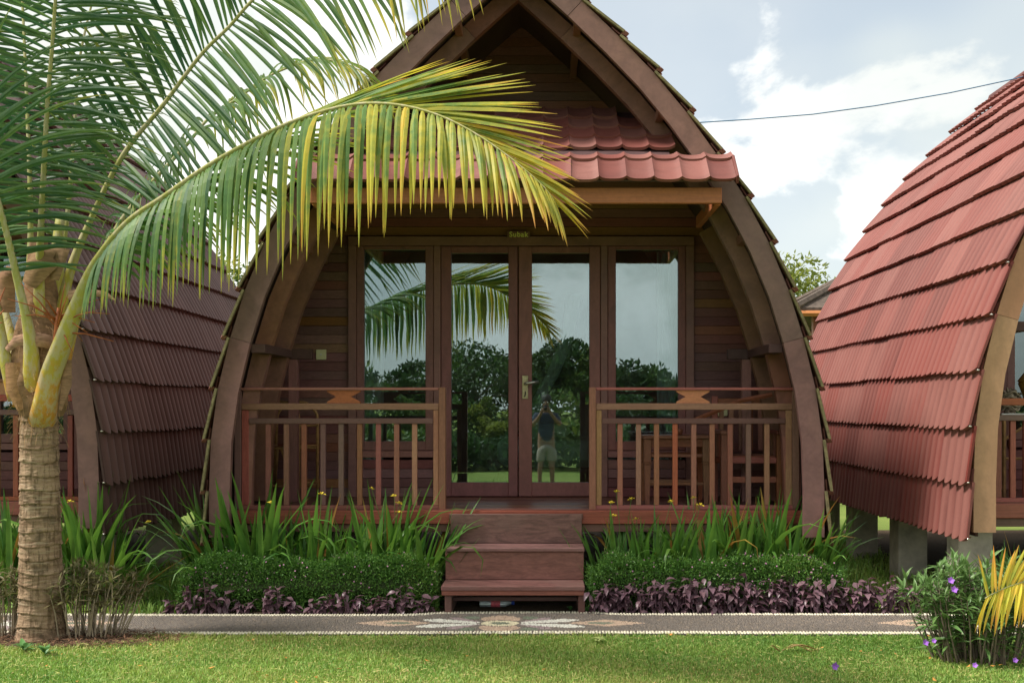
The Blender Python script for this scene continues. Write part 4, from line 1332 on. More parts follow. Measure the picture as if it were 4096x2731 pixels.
# the long frond that arches over the porch
F1 = [(165, 1705, 7.32), (176, 1640, 7.20), (205, 1500, 7.15), (250, 1376, 7.09), (310, 1221, 7.02), (387, 1050, 6.9), (512, 893, 6.7), (655, 792, 6.5), (833, 667, 6.32), (1012, 565, 6.17), (1190, 482, 6.03),
      (1400, 423, 5.9), (1587, 421, 5.8), (1778, 472, 5.7), (1970, 580, 5.6), (2161, 733, 5.52), (2235, 830, 5.5)]
frond([PL(*q) for q in F1], palm, 0.255, 126, lambda u: lerp(u, 0.42, 0.62, 0.80, 0.88, 0.80, 0.52, 0.24), lambda u, s: lerp(u, 100, 92, 86, 74, 50, 26) if s > 0 else lerp(u, 66, 46, 30, 24, 16),
      lambda u, s: lerp(u, 5, 6, 7, 6, 3, 1.2) if s > 0 else lerp(u, 4, 2.0, 0.4, 0.0, 0.1, 0.4), 0.0, 0.038, lambda u: lerp(u, 0.15, 0.20, 0.29, 0.44, 0.62), 1.15, True, 11, 0.095, el=lambda u, s: lerp(u, -0.9, -0.8, -0.6, -0.4) if s > 0 else lerp(u, 0.1, 0.25, 0.7, 0.5))
# the tall frond leaning right
F2 = [(190, 1600, 7.38), (262, 1156, 7.36), (357, 893, 7.3), (494, 619, 7.2), (655, 417, 7.1), (804, 220, 7.0), (917, 107, 6.95), (1012, 0, 6.9), (1180, -150, 6.8), (1400, -250, 6.7), (1620, -270, 6.6), (1850, -200, 6.5)]
frond([PL(*q) for q in F2], palm, 0.30, 80, lambda u: lerp(u, 0.55, 0.85, 0.98, 1.0, 0.95, 0.8, 0.5), lambda u, s: lerp(u, 80, 84, 80, 70, 55, 35) if s > 0 else lerp(u, 75, 70, 62, 50, 30),
      lambda u, s: lerp(u, 0.5, 0.35, 0.45, 0.9, 1.6) if s > 0 else 0.5, 0.85, 0.032, lambda u: lerp(u, 0.06, 0.10, 0.20, 0.42), 1.0, True, 12, 0.062)
# upright fronds in the heart of the crown
F3 = [(150, 1600, 7.3), (158, 1100, 7.2), (165, 893, 7.1), (190, 417, 6.95), (205, 238, 6.9), (222, 0, 6.8), (240, -300, 6.6), (262, -520, 6.3), (285, -640, 5.9)]
frond([PL(*q) for q in F3], palm, 0.30, 70, lambda u: lerp(u, 0.5, 0.85, 0.95, 0.9, 0.6), lambda u, s: lerp(u, 88, 80, 74, 64, 40), lambda u, s: 0.45, 0.93, 0.027, lambda u: 0.05, 0.95, False, 13, 0.07)
F4 = [(110, 1600, 7.42), (122, 900, 7.5), (108, 420, 7.6), (92, 60, 7.7), (75, -300, 7.8), (60, -600, 8.0)]
frond([PL(*q) for q in F4], palm, 0.33, 52, lambda u: lerp(u, 0.5, 0.9, 0.95, 0.85), lambda u, s: lerp(u, 86, 78, 70, 60), lambda u, s: 0.35, 0.93, 0.026, lambda u: 0.03, 0.9, False, 14, 0.06)
F5 = [(225, 1580, 7.45), (330, 1180, 7.5), (464, 917, 7.53), (595, 744, 7.57), (744, 583, 7.62), (833, 476, 7.67), (952, 393, 7.7), (1060, 315, 7.74), (1131, 280, 7.76), (1260, 240, 7.8), (1400, 262, 7.8), (1490, 340, 7.8), (1540, 430, 7.8)]
frond([PL(*q) for q in F5], palm, 0.30, 56, lambda u: lerp(u, 0.45, 0.62, 0.68, 0.62, 0.35), lambda u, s: lerp(u, 85, 75, 60, 35), lambda u, s: lerp(u, 2.2, 2.5, 3.5), 0.25, 0.028, lambda u: lerp(u, 0.16, 0.2, 0.3, 0.42), 1.05, False, 15, 0.06)
F6 = [(150, 1690, 7.32), (130, 1540, 7.2), (119, 1346, 7.13), (70, 1120, 7.05), (18, 900, 6.95), (-50, 690, 6.85), (-200, 480, 6.75), (-450, 330, 6.6), (-750, 330, 6.5)]
frond([PL(*q) for q in F6], palm, 0.36, 46, lambda u: lerp(u, 0.6, 0.9, 0.9, 0.6), lambda u, s: lerp(u, 85, 78, 60, 35), lambda u, s: 0.8, 0.8, 0.030, lambda u: 0.08, 0.95, False, 16, 0.085)
F7 = [(200, 1560, 7.5), (240, 1100, 7.6), (276, 800, 7.7), (298, 500, 7.8), (325, 200, 7.9), (420, -150, 8.0), (560, -420, 8.0)]
frond([PL(*q) for q in F7], palm, 0.40, 44, lambda u: lerp(u, 0.5, 0.85, 0.9, 0.7), lambda u, s: lerp(u, 85, 78, 60), lambda u, s: 0.6, 0.85, 0.026, lambda u: 0.06, 0.9, False, 17, 0.06)
F8 = [(85, 1620, 7.45), (20, 1250, 7.6), (-120, 900, 7.8), (-350, 650, 8.0), (-700, 520, 8.2)]
frond([PL(*q) for q in F8], palm, 0.3, 34, lambda u: lerp(u, 0.5, 0.8, 0.8, 0.5), lambda u, s: lerp(u, 85, 70, 50), lambda u, s: 2.0, 0.5, 0.042, lambda u: 0.1, 1.0, False, 18, 0.06)
# leaf stalk stumps clasping the crown shaft
for pts, r in (([(60, 1600, 7.25), (20, 1430, 7.2), (-20, 1200, 7.2)], 0.05), ([(130, 1600, 7.4), (200, 1250, 7.45), (225, 1000, 7.5), (245, 850, 7.55)], 0.055)):
    C, L = curve([PL(*q) for q in pts], 14)
    MB().tube(C, [r * (1 - 0.4 * i / 13) for i in range(14)], 8, 0.7, cols=[(0.1 + 0.04 * i, 1, 0) for i in range(14)]).build('leaf_stalk', M['petiole'], palm, True)

# ================================================================ PLANTING
def strap_mesh(bend, p, tw, w=0.030, N=8, name='leaf', tipcut=False):
    m = MB(); vs = []
    x = z = 0.0
    for i in range(N + 1):
        u = i / N
        a = bend * u ** p
        if i: x += math.sin(a) / N; z += math.cos(a) / N
        h = w * (0.75 + 0.5 * min(u * 3, 1) - 0.25) * (1.0 if u < 0.55 else max(0.04, 1 - ((u - 0.55) / 0.45) ** 1.7))
        c, s = math.cos(tw * u), math.sin(tw * u)
        nx, nz = math.cos(a), -math.sin(a)
        for q in (-1, 0, 1):
            o = h * q; d = 0.3 * h * abs(q)
            vs.append((x + nx * (d * c + o * s * 0.6), o * c, z + nz * d))
    fs = [(i * 3 + k, i * 3 + k + 1, i * 3 + 4 + k, i * 3 + 3 + k) for i in range(N) for k in (0, 1)]
    return m.add(vs, fs).mesh(name, M['strap'], True)


STRAPS = [strap_mesh(b_, p, t_, w) for b_, p, t_, w in ((0.15, 1.5, 0.2, 0.030), (0.30, 1.5, -0.3, 0.034), (0.55, 1.6, 0.3, 0.030), (0.9, 2.0, -0.4, 0.028), (1.5, 2.2, 0.3, 0.030), (2.3, 2.4, -0.3, 0.028), (2.8, 3.2, 0.5, 0.026), (0.25, 1.0, 0.7, 0.020))]
STRAPS_OLD = [m_.copy() for m_ in STRAPS]
for m_ in STRAPS_OLD: m_.materials.clear(); m_.materials.append(M['strap_old'])
# yellow flower: three broad petals and three small ones
fm = MB()
for k in range(3):
    for off, L, W, up in ((0, 0.034, 0.020, 0.25), (math.pi / 3, 0.018, 0.012, 0.9)):
        a = 2 * math.pi * k / 3 + off
        d = Vector((math.cos(a), math.sin(a), 0)); s_ = Vector((-math.sin(a), math.cos(a), 0))
        fm.add([(0, 0, 0), d * L * 0.6 + s_ * W / 2 + Vector((0, 0, L * up)), d * L + Vector((0, 0, L * up * 0.6)), d * L * 0.6 - s_ * W / 2 + Vector((0, 0, L * up))], [(0, 1, 2, 3)])
FLOWER = fm.mesh('flower', M['yellow_petal'])


def iris(x, y, h, n, label, group, spread=0.10, seed=0, flowers=(), lean=0.0):
    rd = random.Random(seed)
    e = empty('iris_plant', (x, y, 0.0), label, 'iris', group)
    for k in range(n + 9):
        a = rd.uniform(0, 6.283); r = rd.uniform(0, spread)
        v = rd.choices(range(8), weights=(6, 6, 5, 3, 2, 1.5, 0.8, 4))[0]
        hh = 1.17 * h * rd.uniform(0.60, 1.05) * (1.12 if v >= 4 and v != 7 else 1)
        wsc = rd.uniform(0.75, 1.25)
        rz = a + rd.gauss(0, 0.7) if abs(lean) < 0.01 or rd.random() < 0.4 else (0 if lean > 0 else math.pi) + rd.gauss(0, 0.5)
        link('leaf', (STRAPS_OLD if rd.random() < 0.045 else STRAPS)[v], e, (r * math.cos(a), r * math.sin(a) * 0.7, 0), (rd.gauss(0, 0.07), rd.uniform(0.0, 0.28) + abs(lean) * rd.uniform(0.2, 1), rz), (hh, hh * 0.5 * wsc + 0.30 * wsc, hh))
    for fx, fz in flowers:
        p1 = Vector((fx - x, -0.06, fz))
        p0 = Vector((rd.uniform(-0.04, 0.04), 0, fz * 0.4))
        st = MB().tube([p0, (p0 + p1) / 2 + Vector((0.01, 0, 0.02)), p1], [0.004, 0.003, 0.0025], 5).build('flower_stem', M['stem'], e)
        link('flower', FLOWER, st, p1, (rd.uniform(-0.3, 0.3), rd.uniform(-0.3, 0.3), rd.uniform(0, 6)), rd.uniform(0.9, 1.2))
    return e


def fxz(px, py, D=8.6):
    p = P(px, py, D); return (p.x, p.z)


# left bed: clumps from the steps outwards
GI = 'strap-leaved iris clumps in front of the central bungalow'
left_x = [1690, 1625, 1560, 1500, 1430, 1350, 1270, 1190, 1110, 1050, 980, 915, 870]
lh = [0.78, 0.62, 0.86, 0.82, 0.60, 0.66, 0.78, 0.66, 0.74, 0.92, 0.84, 0.95, 0.80]
fl_left = {2: [fxz(1478, 1960), fxz(1568, 1990), fxz(1590, 2020)], 4: [fxz(1592, 2052)], 6: [fxz(1290, 1975)], 9: [fxz(1090, 2010)]}
for k, (px, h) in enumerate(zip(left_x, lh)):
    yy = 0.02 + 0.16 * ((k * 7) % 3) / 2
    iris(P(px, 0, 8.62 + yy).x, yy, h, 15 + (k % 3) * 3, 'iris clump behind the left hedge, %s from the steps' % ORD[k], GI, 0.11, 100 + k, fl_left.get(k, ()), -0.25 if k > 10 else (0.3 if k == 0 else 0.0))
right_x = [2420, 2490, 2560, 2625, 2690, 2755, 2820, 2880, 2935, 2990, 3045, 3100, 3160, 3215, 3265]
rh = [0.60, 0.66, 0.58, 0.72, 0.66, 0.70, 0.76, 0.72, 0.74, 0.82, 0.78, 0.86, 0.78, 0.74, 0.70]
fl_right = {0: [fxz(2443, 2010), fxz(2455, 2062)], 1: [fxz(2469, 1972), fxz(2530, 2002)], 2: [fxz(2548, 2078)], 3: [fxz(2682, 2005)], 5: [fxz(2778, 1993), fxz(2803, 2022)]}
for k, (px, h) in enumerate(zip(right_x, rh)):
    yy = 0.02 + 0.16 * ((k * 5) % 3) / 2
    iris(P(px, 0, 8.62 + yy).x, yy, h, 15 + (k % 3) * 3, 'iris clump behind the right hedge, %s from the steps' % ORD[k], GI, 0.11, 200 + k, fl_right.get(k, ()), 0.3 if k > 12 else (-0.2 if k == 0 else 0.0))
GL = 'strap-leaved iris clumps in front of the left bungalow'
for k, (px, h, ln) in enumerate(((40, 0.78, 0), (120, 0.70, 0), (270, 0.88, 0), (335, 0.85, 0), (395, 0.78, 0.5), (450, 0.60, 0.8), (-40, 0.75, 0), (20, 0.5, 0.2))):
    iris(P(px, 0, 8.5).x, -0.05 + 0.12 * (k % 2), h, 18, ['iris clump left of the palm trunk, against the frame edge', 'iris clump hidden behind the palm trunk', 'iris clump just right of the palm trunk', 'upright iris clump under the left bungalow corner', 'iris clump leaning right under the dark roof edge', 'low iris clump arching right towards the gap between bungalows', 'iris clump at the far left edge of the picture', 'short iris clump left of the palm trunk'][k], GL, 0.12, 300 + k,
         [fxz(270, 2008, 8.45)] if k == 2 else ([fxz(565, 2098, 8.45)] if k == 5 else ()), ln)
for k, (px, h) in enumerate(((4030, 0.50), (4090, 0.55), (4150, 0.55))):
    iris(P(px, 0, 7.95).x, CY + 7.95, h, 12, 'iris clump under the right bungalow, %s from its corner' % ORD[k], 'strap-leaved iris clumps in front of the right bungalow', 0.1, 330 + k)


# ---- clipped low hedges with tiny pink flowers
def hedge(x0, x1, y0, y1, h, label, n, nf, seed, pink_bias):
    r = np.random.default_rng(seed)
    e = empty('hedge', ((x0 + x1) / 2, (y0 + y1) / 2, 0), label, 'hedge', 'low clipped hedges beside the steps')
    W, Dp = x1 - x0, y1 - y0
    def top(u): return h * (0.93 + 0.05 * np.sin(u * 5.1 + seed) + 0.035 * np.sin(u * 13 + seed * 2)) * np.clip(np.minimum((u + W / 2), (W / 2 - u)) / 0.16, 0.0, 1.0) ** 0.35
    # rounded box surface points
    k = r.random(n)
    u = r.uniform(-W / 2, W / 2, n); ang = r.uniform(0, math.pi, n)
    ry = Dp / 2; tp = top(u)
    sy = np.sign(np.cos(ang)) * np.abs(np.cos(ang)) ** 0.45 * ry; sz = np.abs(np.sin(ang)) ** 0.45 * tp
    lower = k < 0.45
    sz = np.where(lower, r.uniform(0.03, 1, n) * tp, sz); sy = np.where(lower, np.where(r.random(n) < 0.75, -1, 1) * ry * (1 - 0.25 * (sz / np.maximum(tp, 0.01)) ** 6), sy)
    endm = r.random(n) < 0.07
    sideu = np.where(r.random(n) < 0.5, -1, 1) * (W / 2 - 0.02)
    u = np.where(endm, sideu, u); sy = np.where(endm, r.uniform(-ry, ry, n), sy); sz = np.where(endm, r.uniform(0.03, h * 0.8, n), sz)
    pts = np.stack([u, sy, sz], 1)
    nrm = unit(np.stack([np.where(endm, np.sign(u) * 2, 0.0), sy / ry * 1.2, (sz / h - 0.35) * 1.6], 1))
    pts = pts + nrm * r.normal(-0.015, 0.022, (n, 1)) + r.normal(0, 0.008, (n, 3))
    d = unit(nrm * 0.7 + r.normal(0, 0.7, (n, 3)) + np.array([0, 0, 0.25]))
    v, f = leaf_arrays(pts, d, r.uniform(0.016, 0.032, n), r.uniform(0.006, 0.011, n), rnd=r.normal(size=(n, 3)))
    tint = np.repeat(np.stack([r.uniform(0.05, 0.75, n) + 0.15 * (np.sin(u * 3 + seed) > 0.8), r.uniform(0.7, 1.3, n), np.zeros(n)], 1), 4, 0)
    tag(link('foliage', npmesh('foliage', v, f, M['hedge_leaf'], tint), e), kind='stuff')
    core = MB()  # solid core added inside to block the view through the leaves
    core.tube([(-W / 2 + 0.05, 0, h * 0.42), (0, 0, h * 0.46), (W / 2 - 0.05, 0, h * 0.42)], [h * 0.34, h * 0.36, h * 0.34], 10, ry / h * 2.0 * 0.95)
    core.build('inner_core', leafmat('hedge_core', (0.03, 0.05, 0.018), (0.05, 0.07, 0.02), 0, 0.8), e, True)
    # tiny flowers
    uf = r.uniform(-W / 2, W / 2, nf * 3); keep = r.random(nf * 3) < (0.35 + 0.65 * np.clip((uf * pink_bias / W * 2 + 0.5), 0, 1)); uf = uf[keep][:nf]; m_ = len(uf)
    a = r.uniform(1.2, 3.0, m_)
    pf = np.stack([uf, np.cos(a) * ry * 1.02, np.abs(np.sin(a)) ** 0.45 * top(uf) + 0.012], 1)
    fr_ = r.random(m_) < 0.35
    pf[fr_, 1] = -ry * 1.08; pf[fr_, 2] = r.uniform(0.35, 0.9, fr_.sum()) * h
    vs = []; fs = []
    for q in range(5):
        w = 2 * math.pi * q / 5
        vs.append(pf + np.stack([np.full(m_, math.cos(w) * 0.0065), np.full(m_, math.sin(w) * 0.004 - 0.003), np.full(m_, math.sin(w) * 0.0055)], 1))
    vv_ = np.stack(vs, 1).reshape(-1, 3)
    ff_ = np.arange(m_)[:, None] * 5 + np.array([[0, 1, 2, 3, 4]])
    tag(link('pink_flowers', npmesh('pink_flowers', vv_, ff_, M['pink_petal']), e), kind='stuff')
    return e


hedge(-2.58, -0.60, -0.24, 0.08, 0.43, 'low clipped green hedge left of the wooden steps', 38000, 110, 5, -0.6)
hedge(0.55, 2.52, -0.24, 0.08, 0.42, 'low clipped green hedge right of the wooden steps', 38000, 180, 6, 0.7)


# ---- purple-leaved edging plants
def ovate(name, mat, L=1.0, W=0.52, curl=0.25):
    m = MB(); vs = []
    prof = [(0, 0.02), (0.18, 0.75), (0.42, 1.0), (0.7, 0.62), (1.0, 0.02)]
    for u, w in prof:
        z = curl * (u - u * u * 1.5)
        for q in (-1, 0, 1): vs.append((u * L, q * w * W / 2, z + 0.12 * W * abs(q) * w))
    fs = [(i * 3 + k, i * 3 + k + 1, i * 3 + 4 + k, i * 3 + 3 + k) for i in range(4) for k in (0, 1)]
    return m.add(vs, fs).mesh(name, mat, True)


OV = [ovate('leaf', M['purple_leaf'], 1, w, c_) for w, c_ in ((0.52, 0.3), (0.46, 0.5), (0.58, 0.1))]


def purple(x, y, h, n, label, seed, size=0.072):
    rd = random.Random(seed)
    e = empty('purple_plant', (x, y, 0), label, 'purple plant', 'purple-leaved edging plants')
    stems = []
    for k in range(max(3, n // 7)):
        a = rd.uniform(0, 6.28); r = rd.uniform(0.02, 0.10)
        stems.append(Vector((r * math.cos(a), r * math.sin(a) * 0.8, h * rd.uniform(0.6, 1.0))))
        MB().tube([(stems[-1].x * 0.4, stems[-1].y * 0.4, 0), stems[-1] * 0.6, stems[-1]], [0.005, 0.004, 0.002], 5).build('stem', M['purple_leaf'], e)
    for k in range(n):
        s_ = stems[k % len(stems)]; lvl = 1 - (k // len(stems)) * 0.13 - rd.uniform(0, 0.05)
        p = Vector((s_.x * (0.4 + 0.6 * lvl), s_.y * (0.4 + 0.6 * lvl), max(0.03, s_.z * lvl)))
        rz = rd.uniform(0, 6.28)
        if rd.random() < 0.45: rz = -math.pi / 2 + rd.gauss(0, 0.9)
        link('leaf', OV[rd.randrange(3)], e, p, (rd.gauss(0, 0.25), rd.uniform(-0.45, 0.75) + (0.2 if lvl < 0.6 else 0), rz), size * rd.uniform(0.75, 1.25))
    return e


for k in range(15):
    x = -0.70 - k * 0.135
    purple(x + random.uniform(-0.02, 0.02), -0.325 + random.uniform(-0.03, 0.03), 0.155 + 0.05 * math.sin(k * 1.7) + (0.09 if k in (9, 12, 13) else 0), 30, 'purple-leaved plant left of the steps, %s from them' % ORD[k], 400 + k)
for k in range(28):
    x = 0.63 + k * 0.108
    purple(x, -0.335 + 0.06 * ((k * 3) % 4) / 3, 0.20 + 0.07 * min(1, k / 5) + 0.02 * math.sin(k * 2.1), 42, 'purple-leaved plant right of the steps, %s from them' % ORD[k], 450 + k, 0.080)


# ---- shrubs
def lance(name, mat, W=0.2, curl=0.2):
    m = MB(); vs = []
    for u, w in ((0, 0.15), (0.25, 0.9), (0.5, 1.0), (0.8, 0.5), (1.0, 0.03)):
        z = curl * (u - u * u * 1.6)
        for q in (-1, 0, 1): vs.append((u, q * w * W / 2, z + 0.15 * W * abs(q)))
    fs = [(i * 3 + k, i * 3 + k + 1, i * 3 + 4 + k, i * 3 + 3 + k) for i in range(4) for k in (0, 1)]
    return m.add(vs, fs).mesh(name, mat, True)


def shrub(name, loc, rx, ry, h, nstem, nper, label, cat, lmat, smat, size, seed, droop=0.0, single=280, low=0.25, hvar=0.25):
    rd = random.Random(seed)
    e = empty(name, loc, label, cat)
    LM = [lance('leaf', lmat, w, c_) for w, c_ in ((0.18, 0.15), (0.22, 0.35), (0.15, 0.05))]
    leaves = []; sm = MB()
    for k in range(nstem):
        a = rd.uniform(0, 6.28); r = math.sqrt(rd.random())
        b0 = Vector((rx * 0.62 * r * math.cos(a), ry * 0.62 * r * math.sin(a), 0))
        hh = h * (1 - hvar * rd.random()) * (1 - 0.25 * r * r)
        tp = Vector((rx * r * math.cos(a) + rd.gauss(0, 0.03), ry * r * math.sin(a), hh))
        md = b0.lerp(tp, 0.5) + Vector((rd.gauss(0, 0.025), rd.gauss(0, 0.025), 0.03))
        sm.tube([b0, md, tp], [0.006, 0.0045, 0.002], 5, cap=False)
        for q in range(nper):
            u = low + (1 - low) * rd.random() ** 0.7
            p = b0.lerp(md, u * 2) if u < 0.5 else md.lerp(tp, u * 2 - 1)
            leaves.append((p, (rd.gauss(0, 0.3), -rd.uniform(-0.3, 1.0) + droop, rd.uniform(0, 6.28)), size * rd.uniform(0.6, 1.25), rd.randrange(3)))
        for q in range(3):
            leaves.append((tp, (rd.gauss(0, 0.3), -rd.uniform(0.6, 1.35), rd.uniform(0, 6.28)), size * rd.uniform(0.6, 1.0), rd.randrange(3)))
    tag(sm.build('stems', smat, e), kind='stuff')
    leaves.sort(key=lambda q: q[0].y)
    rest = MB()
    for i, (p, rot, s_, v) in enumerate(leaves):
        if i < single:
            link('leaf', LM[v], e, p, rot, s_)
        else:
            from mathutils import Euler
            mt = Matrix.LocRotScale(p, Euler(rot), Vector((s_,) * 3))
            me = LM[v]
            rest.add([mt @ w.co for w in me.vertices], [tuple(f.vertices) for f in me.polygons])
    if rest.v: tag(rest.build('foliage', lmat, e), kind='stuff')
    return e


def ruellia_flower(parent, p, sc=1.0, rot=(0, 0, 0)):
    m = MB()
    vs = [(0, 0, 0)]
    N = 15
    for k in range(N):
        a = 2 * math.pi * k / N; r = 0.024 * (1 + 0.22 * math.cos(5 * a))
        vs.append((r * math.cos(a), r * math.sin(a), 0.012 + 0.004 * math.cos(10 * a)))
    m.add(vs, [(0, k + 1, (k + 1) % N + 1) for k in range(N)])
    m.tube([(0, 0, 0.001), (0, 0, -0.03)], [0.005, 0.002], 6)
    return m.build('flower', M['violet_petal'], parent, False, loc=p, rot=rot, scale=sc)


RB = P(3910, 2640, 6.75); RB.z = 0
rs = shrub('ruellia_bush', RB, 0.42, 0.30, 0.64, 100, 17, 'green bush with violet flowers at the right edge of the lawn', 'bush', M['shrub_leaf'], M['bark'], 0.105, 31, low=0.06)
for px, py, D in ((3815, 2358, 6.45), (3900, 2660, 6.4), (3700, 2570, 6.5), (3735, 2562, 6.55), (4060, 2640, 6.5), (3802, 2322, 6.5)):
    ruellia_flower(rs, P(px, py, D) - RB, random.uniform(0.55, 0.85), (R(60), 0, random.uniform(-0.5, 0.5)))
TBs = P(330, 2560, 7.38); TBs.z = 0
shrub('dry_bush', TBs, 0.44, 0.18, 0.54, 70, 15, 'half-dry twiggy bush right of the palm trunk', 'bush', M['dry_leaf'], M['twig'], 0.075, 32, 0.0, 200, 0.5, 0.4)
TB2 = P(30, 2550, 7.38); TB2.z = 0
shrub('dry_bush', TB2, 0.22, 0.16, 0.52, 30, 14, 'half-dry twiggy bush left of the palm trunk', 'bush', M['dry_leaf'], M['twig'], 0.075, 33, 0.0, 100, 0.5, 0.4)
# low weeds and rosettes
def rosette(x, y, n, L, W, label, mat, seed, tilt=0.5, name='rosette_plant', cat='weed'):
    rd = random.Random(seed)
    e = empty(name, (x, y, 0.0), label, cat)
    me = ovate('leaf', mat, 1, W, 0.3)
    for k in range(n):
        link('leaf', me, e, (0, 0, 0.01 + 0.003 * k), (rd.gauss(0, 0.1), -tilt * rd.uniform(0.5, 1.2), 2 * math.pi * k / n + rd.gauss(0, 0.2)), L * rd.uniform(0.8, 1.15))
    return e


M['pale_leaf'] = leafmat('pale_green_leaf', (0.34, 0.42, 0.12), (0.46, 0.52, 0.20), 0.2, 0.5)
M['weed_leaf'] = leafmat('weed_leaf', (0.06, 0.16, 0.04), (0.11, 0.24, 0.07), 0.2, 0.45)
q = P(2392, 2575, 7.2); rosette(q.x, CY + F * CZ / (2575 - 1630), 9, 0.065, 0.55, 'pale green leaf rosette lying on the lawn', M['pale_leaf'], 1, 0.45)
q = P(95, 2610, 6.95); rosette(q.x, CY + 6.95, 9, 0.10, 0.34, 'broad-leaved green weed at the foot of the palm', M['weed_leaf'], 2, 0.7)
q = P(180, 2625, 6.85); rosette(q.x, CY + 6.85, 9, 0.085, 0.38, 'small weed right below the palm trunk', M['weed_leaf'], 3, 0.7)
q = P(2345, 2440, 8.3); rosette(q.x, CY + 8.3, 6, 0.045, 0.9, 'clover weed by the right foot of the steps', M['weed_leaf'], 4, 0.9)
q = P(2280, 2432, 8.36); rosette(q.x, CY + 8.36, 6, 0.040, 0.9, 'clover weed in the shade under the steps', M['weed_leaf'], 5, 0.9)
# fallen things on the lawn
def on_lawn(px, py):
    D = F * CZ / (py - 1630); return P(px, py, D)
p = on_lawn(3200, 2610)
dl = MB()
for a0_, L, w, cv in ((0.0, 0.26, 0.022, 0.6), (0.25, 0.20, 0.020, -0.5), (2.9, 0.12, 0.018, 0.9), (-0.35, 0.18, 0.018, 0.4)):
    pts = []; x_ = y_ = 0.0; a = a0_
    for i in range(7):
        pts.append((x_ - 0.08, y_, 0.035 + 0.02 * math.sin(i * 0.9 + a0_)))
        x_ += math.cos(a) * L / 6; y_ += math.sin(a) * L / 6 * 1.2; a += cv / 6
    rb = ribbon(pts, [0.004, w * 0.5, w * 0.6, w * 0.6, w * 0.5, w * 0.35, 0.002], (0, 0.5, 1))
    dl.add(rb.v, rb.f)
tag(dl.build('dry_leaf', plain('straw_leaf', (0.62, 0.42, 0.19), 0.8, 0.25, 20), None, True, loc=(p.x, p.y, 0)), 'curled straw-coloured dead leaf on the lawn', 'dead leaf')
p = on_lawn(3337, 2690)
e = empty('fallen_flower', (p.x, p.y, 0.04), 'violet fallen flower on the lawn below the dead leaf', 'flower')
ruellia_flower(e, (0, 0, 0), 0.9, (R(80), 0, 0.4))

# ---- yellow young palm frond reaching in from the right
SB = P(4330, 2600, 6.3); SB.z = 0
sap = empty('palm_sapling', SB, 'young palm with yellow fronds at the right edge of the picture', 'palm sapling')
def SL(px, py, D): return P(px, py, D) - SB
frond([SL(4380, 2600, 6.3), SL(4350, 2440, 6.3), SL(4260, 2335, 6.3), SL(4146, 2318, 6.28), SL(4050, 2340, 6.25), SL(3975, 2372, 6.22), SL(3940, 2392, 6.2)], sap, 0.42, 24, lambda u: lerp(u, 0.24, 0.26, 0.28, 0.22),
      lambda u, s: lerp(u, 140, 145, 135, 100) if s > 0 else lerp(u, 70, 60, 40, 25), lambda u, s: 0.3 if s > 0 else 5.0, 0.9, 0.030, lambda u: lerp(u, 0.58, 0.62, 0.66), 1.7, True, 41, 0.020)

# ================================================================ GRASS
def grass(name, label, xr, yr, n, hmin, hmax, keepf, seed, dry=0.13, wid=(0.0017, 0.0034)):
    r = np.random.default_rng(seed)
    x = r.uniform(*xr, n); y = r.uniform(*yr, n)
    k = keepf(x, y); x, y = x[k], y[k]; n = len(x)
    patch = np.sin(x * 1.7 + 2 * np.sin(y * 2.3)) * np.sin(y * 2.9 + 1.3 * np.sin(x * 1.1)) + 0.6 * np.sin(x * 5.3 + y * 7.1) * np.sin(x * 3.7 - y * 5.9)
    h = r.uniform(hmin, hmax, n) * (1 + 0.22 * patch)
    a = r.uniform(0, 6.283, n); lean = r.uniform(0.1, 1.1, n)
    w = r.uniform(*wid, n)
    wa = a + math.pi / 2 + r.normal(0, 0.6, n)
    base = np.stack([x, y, np.zeros(n)], 1)
    wv = np.stack([np.cos(wa), np.sin(wa), np.zeros(n)], 1) * w[:, None]
    mid = base + np.stack([np.cos(a) * h * lean * 0.35, np.sin(a) * h * lean * 0.35, h * 0.6], 1)
    tip = base + np.stack([np.cos(a) * h * lean, np.sin(a) * h * lean, h * (1.0 - 0.3 * lean)], 1)
    v = np.stack([base - wv, base + wv, mid + wv * 0.8, mid - wv * 0.8, tip], 1).reshape(-1, 3)
    i = np.arange(n)[:, None] * 5
    f = np.concatenate([i + np.array([[0, 1, 2]]), i + np.array([[0, 2, 3]]), i + np.array([[3, 2, 4]])])
    big = np.sin(x * 0.83 + 1.2 * np.sin(y * 1.9)) * np.sin(y * 2.1 + 0.7)
    t_ = np.clip(0.34 + 0.18 * patch + 0.16 * big + r.normal(0, 0.13, n), 0.02, 0.7)
    t_ = np.where(r.random(n) < dry * (1 + 1.4 * np.clip(big, -0.6, 1)), r.uniform(0.7, 1.0, n), t_)
    c = np.repeat(np.stack([t_, r.uniform(0.75, 1.25, n), np.zeros(n)], 1), 5, 0)
    return tag(link(name, npmesh(name, v, f, M['grass'], c)), label, 'grass', None, 'stuff')


def trunkhole(x, y): return np.hypot((x - PB.x) / 0.55, (y - PB.y) / 0.22) > 1 - 0.2 * np.sin(x * 20)
grass('lawn_grass', 'short mown lawn grass in front of the path', (-5.2, 5.2), (-3.4, -1.10), 270000, 0.014, 0.034, lambda x, y: (y < near_edge(x) - 0.008 + 0.02 * np.sin(x * 31)) & trunkhole(x, y), 51)
grass('verge_grass', 'longer grass between the bungalows', (-9, 9), (-0.36, 7), 110000, 0.05, 0.13,
      lambda x, y: (y > far_edge(x) + 0.03) & (((x > 2.45) & (x < 3.75) & (y > -0.25)) | ((x < -2.5) & (x > -3.7)) | ((x > 2.9) & (x < 9) & (y < -0.1)) | ((x < -2.6) & (y < -0.05))), 52, 0.05, (0.004, 0.008))
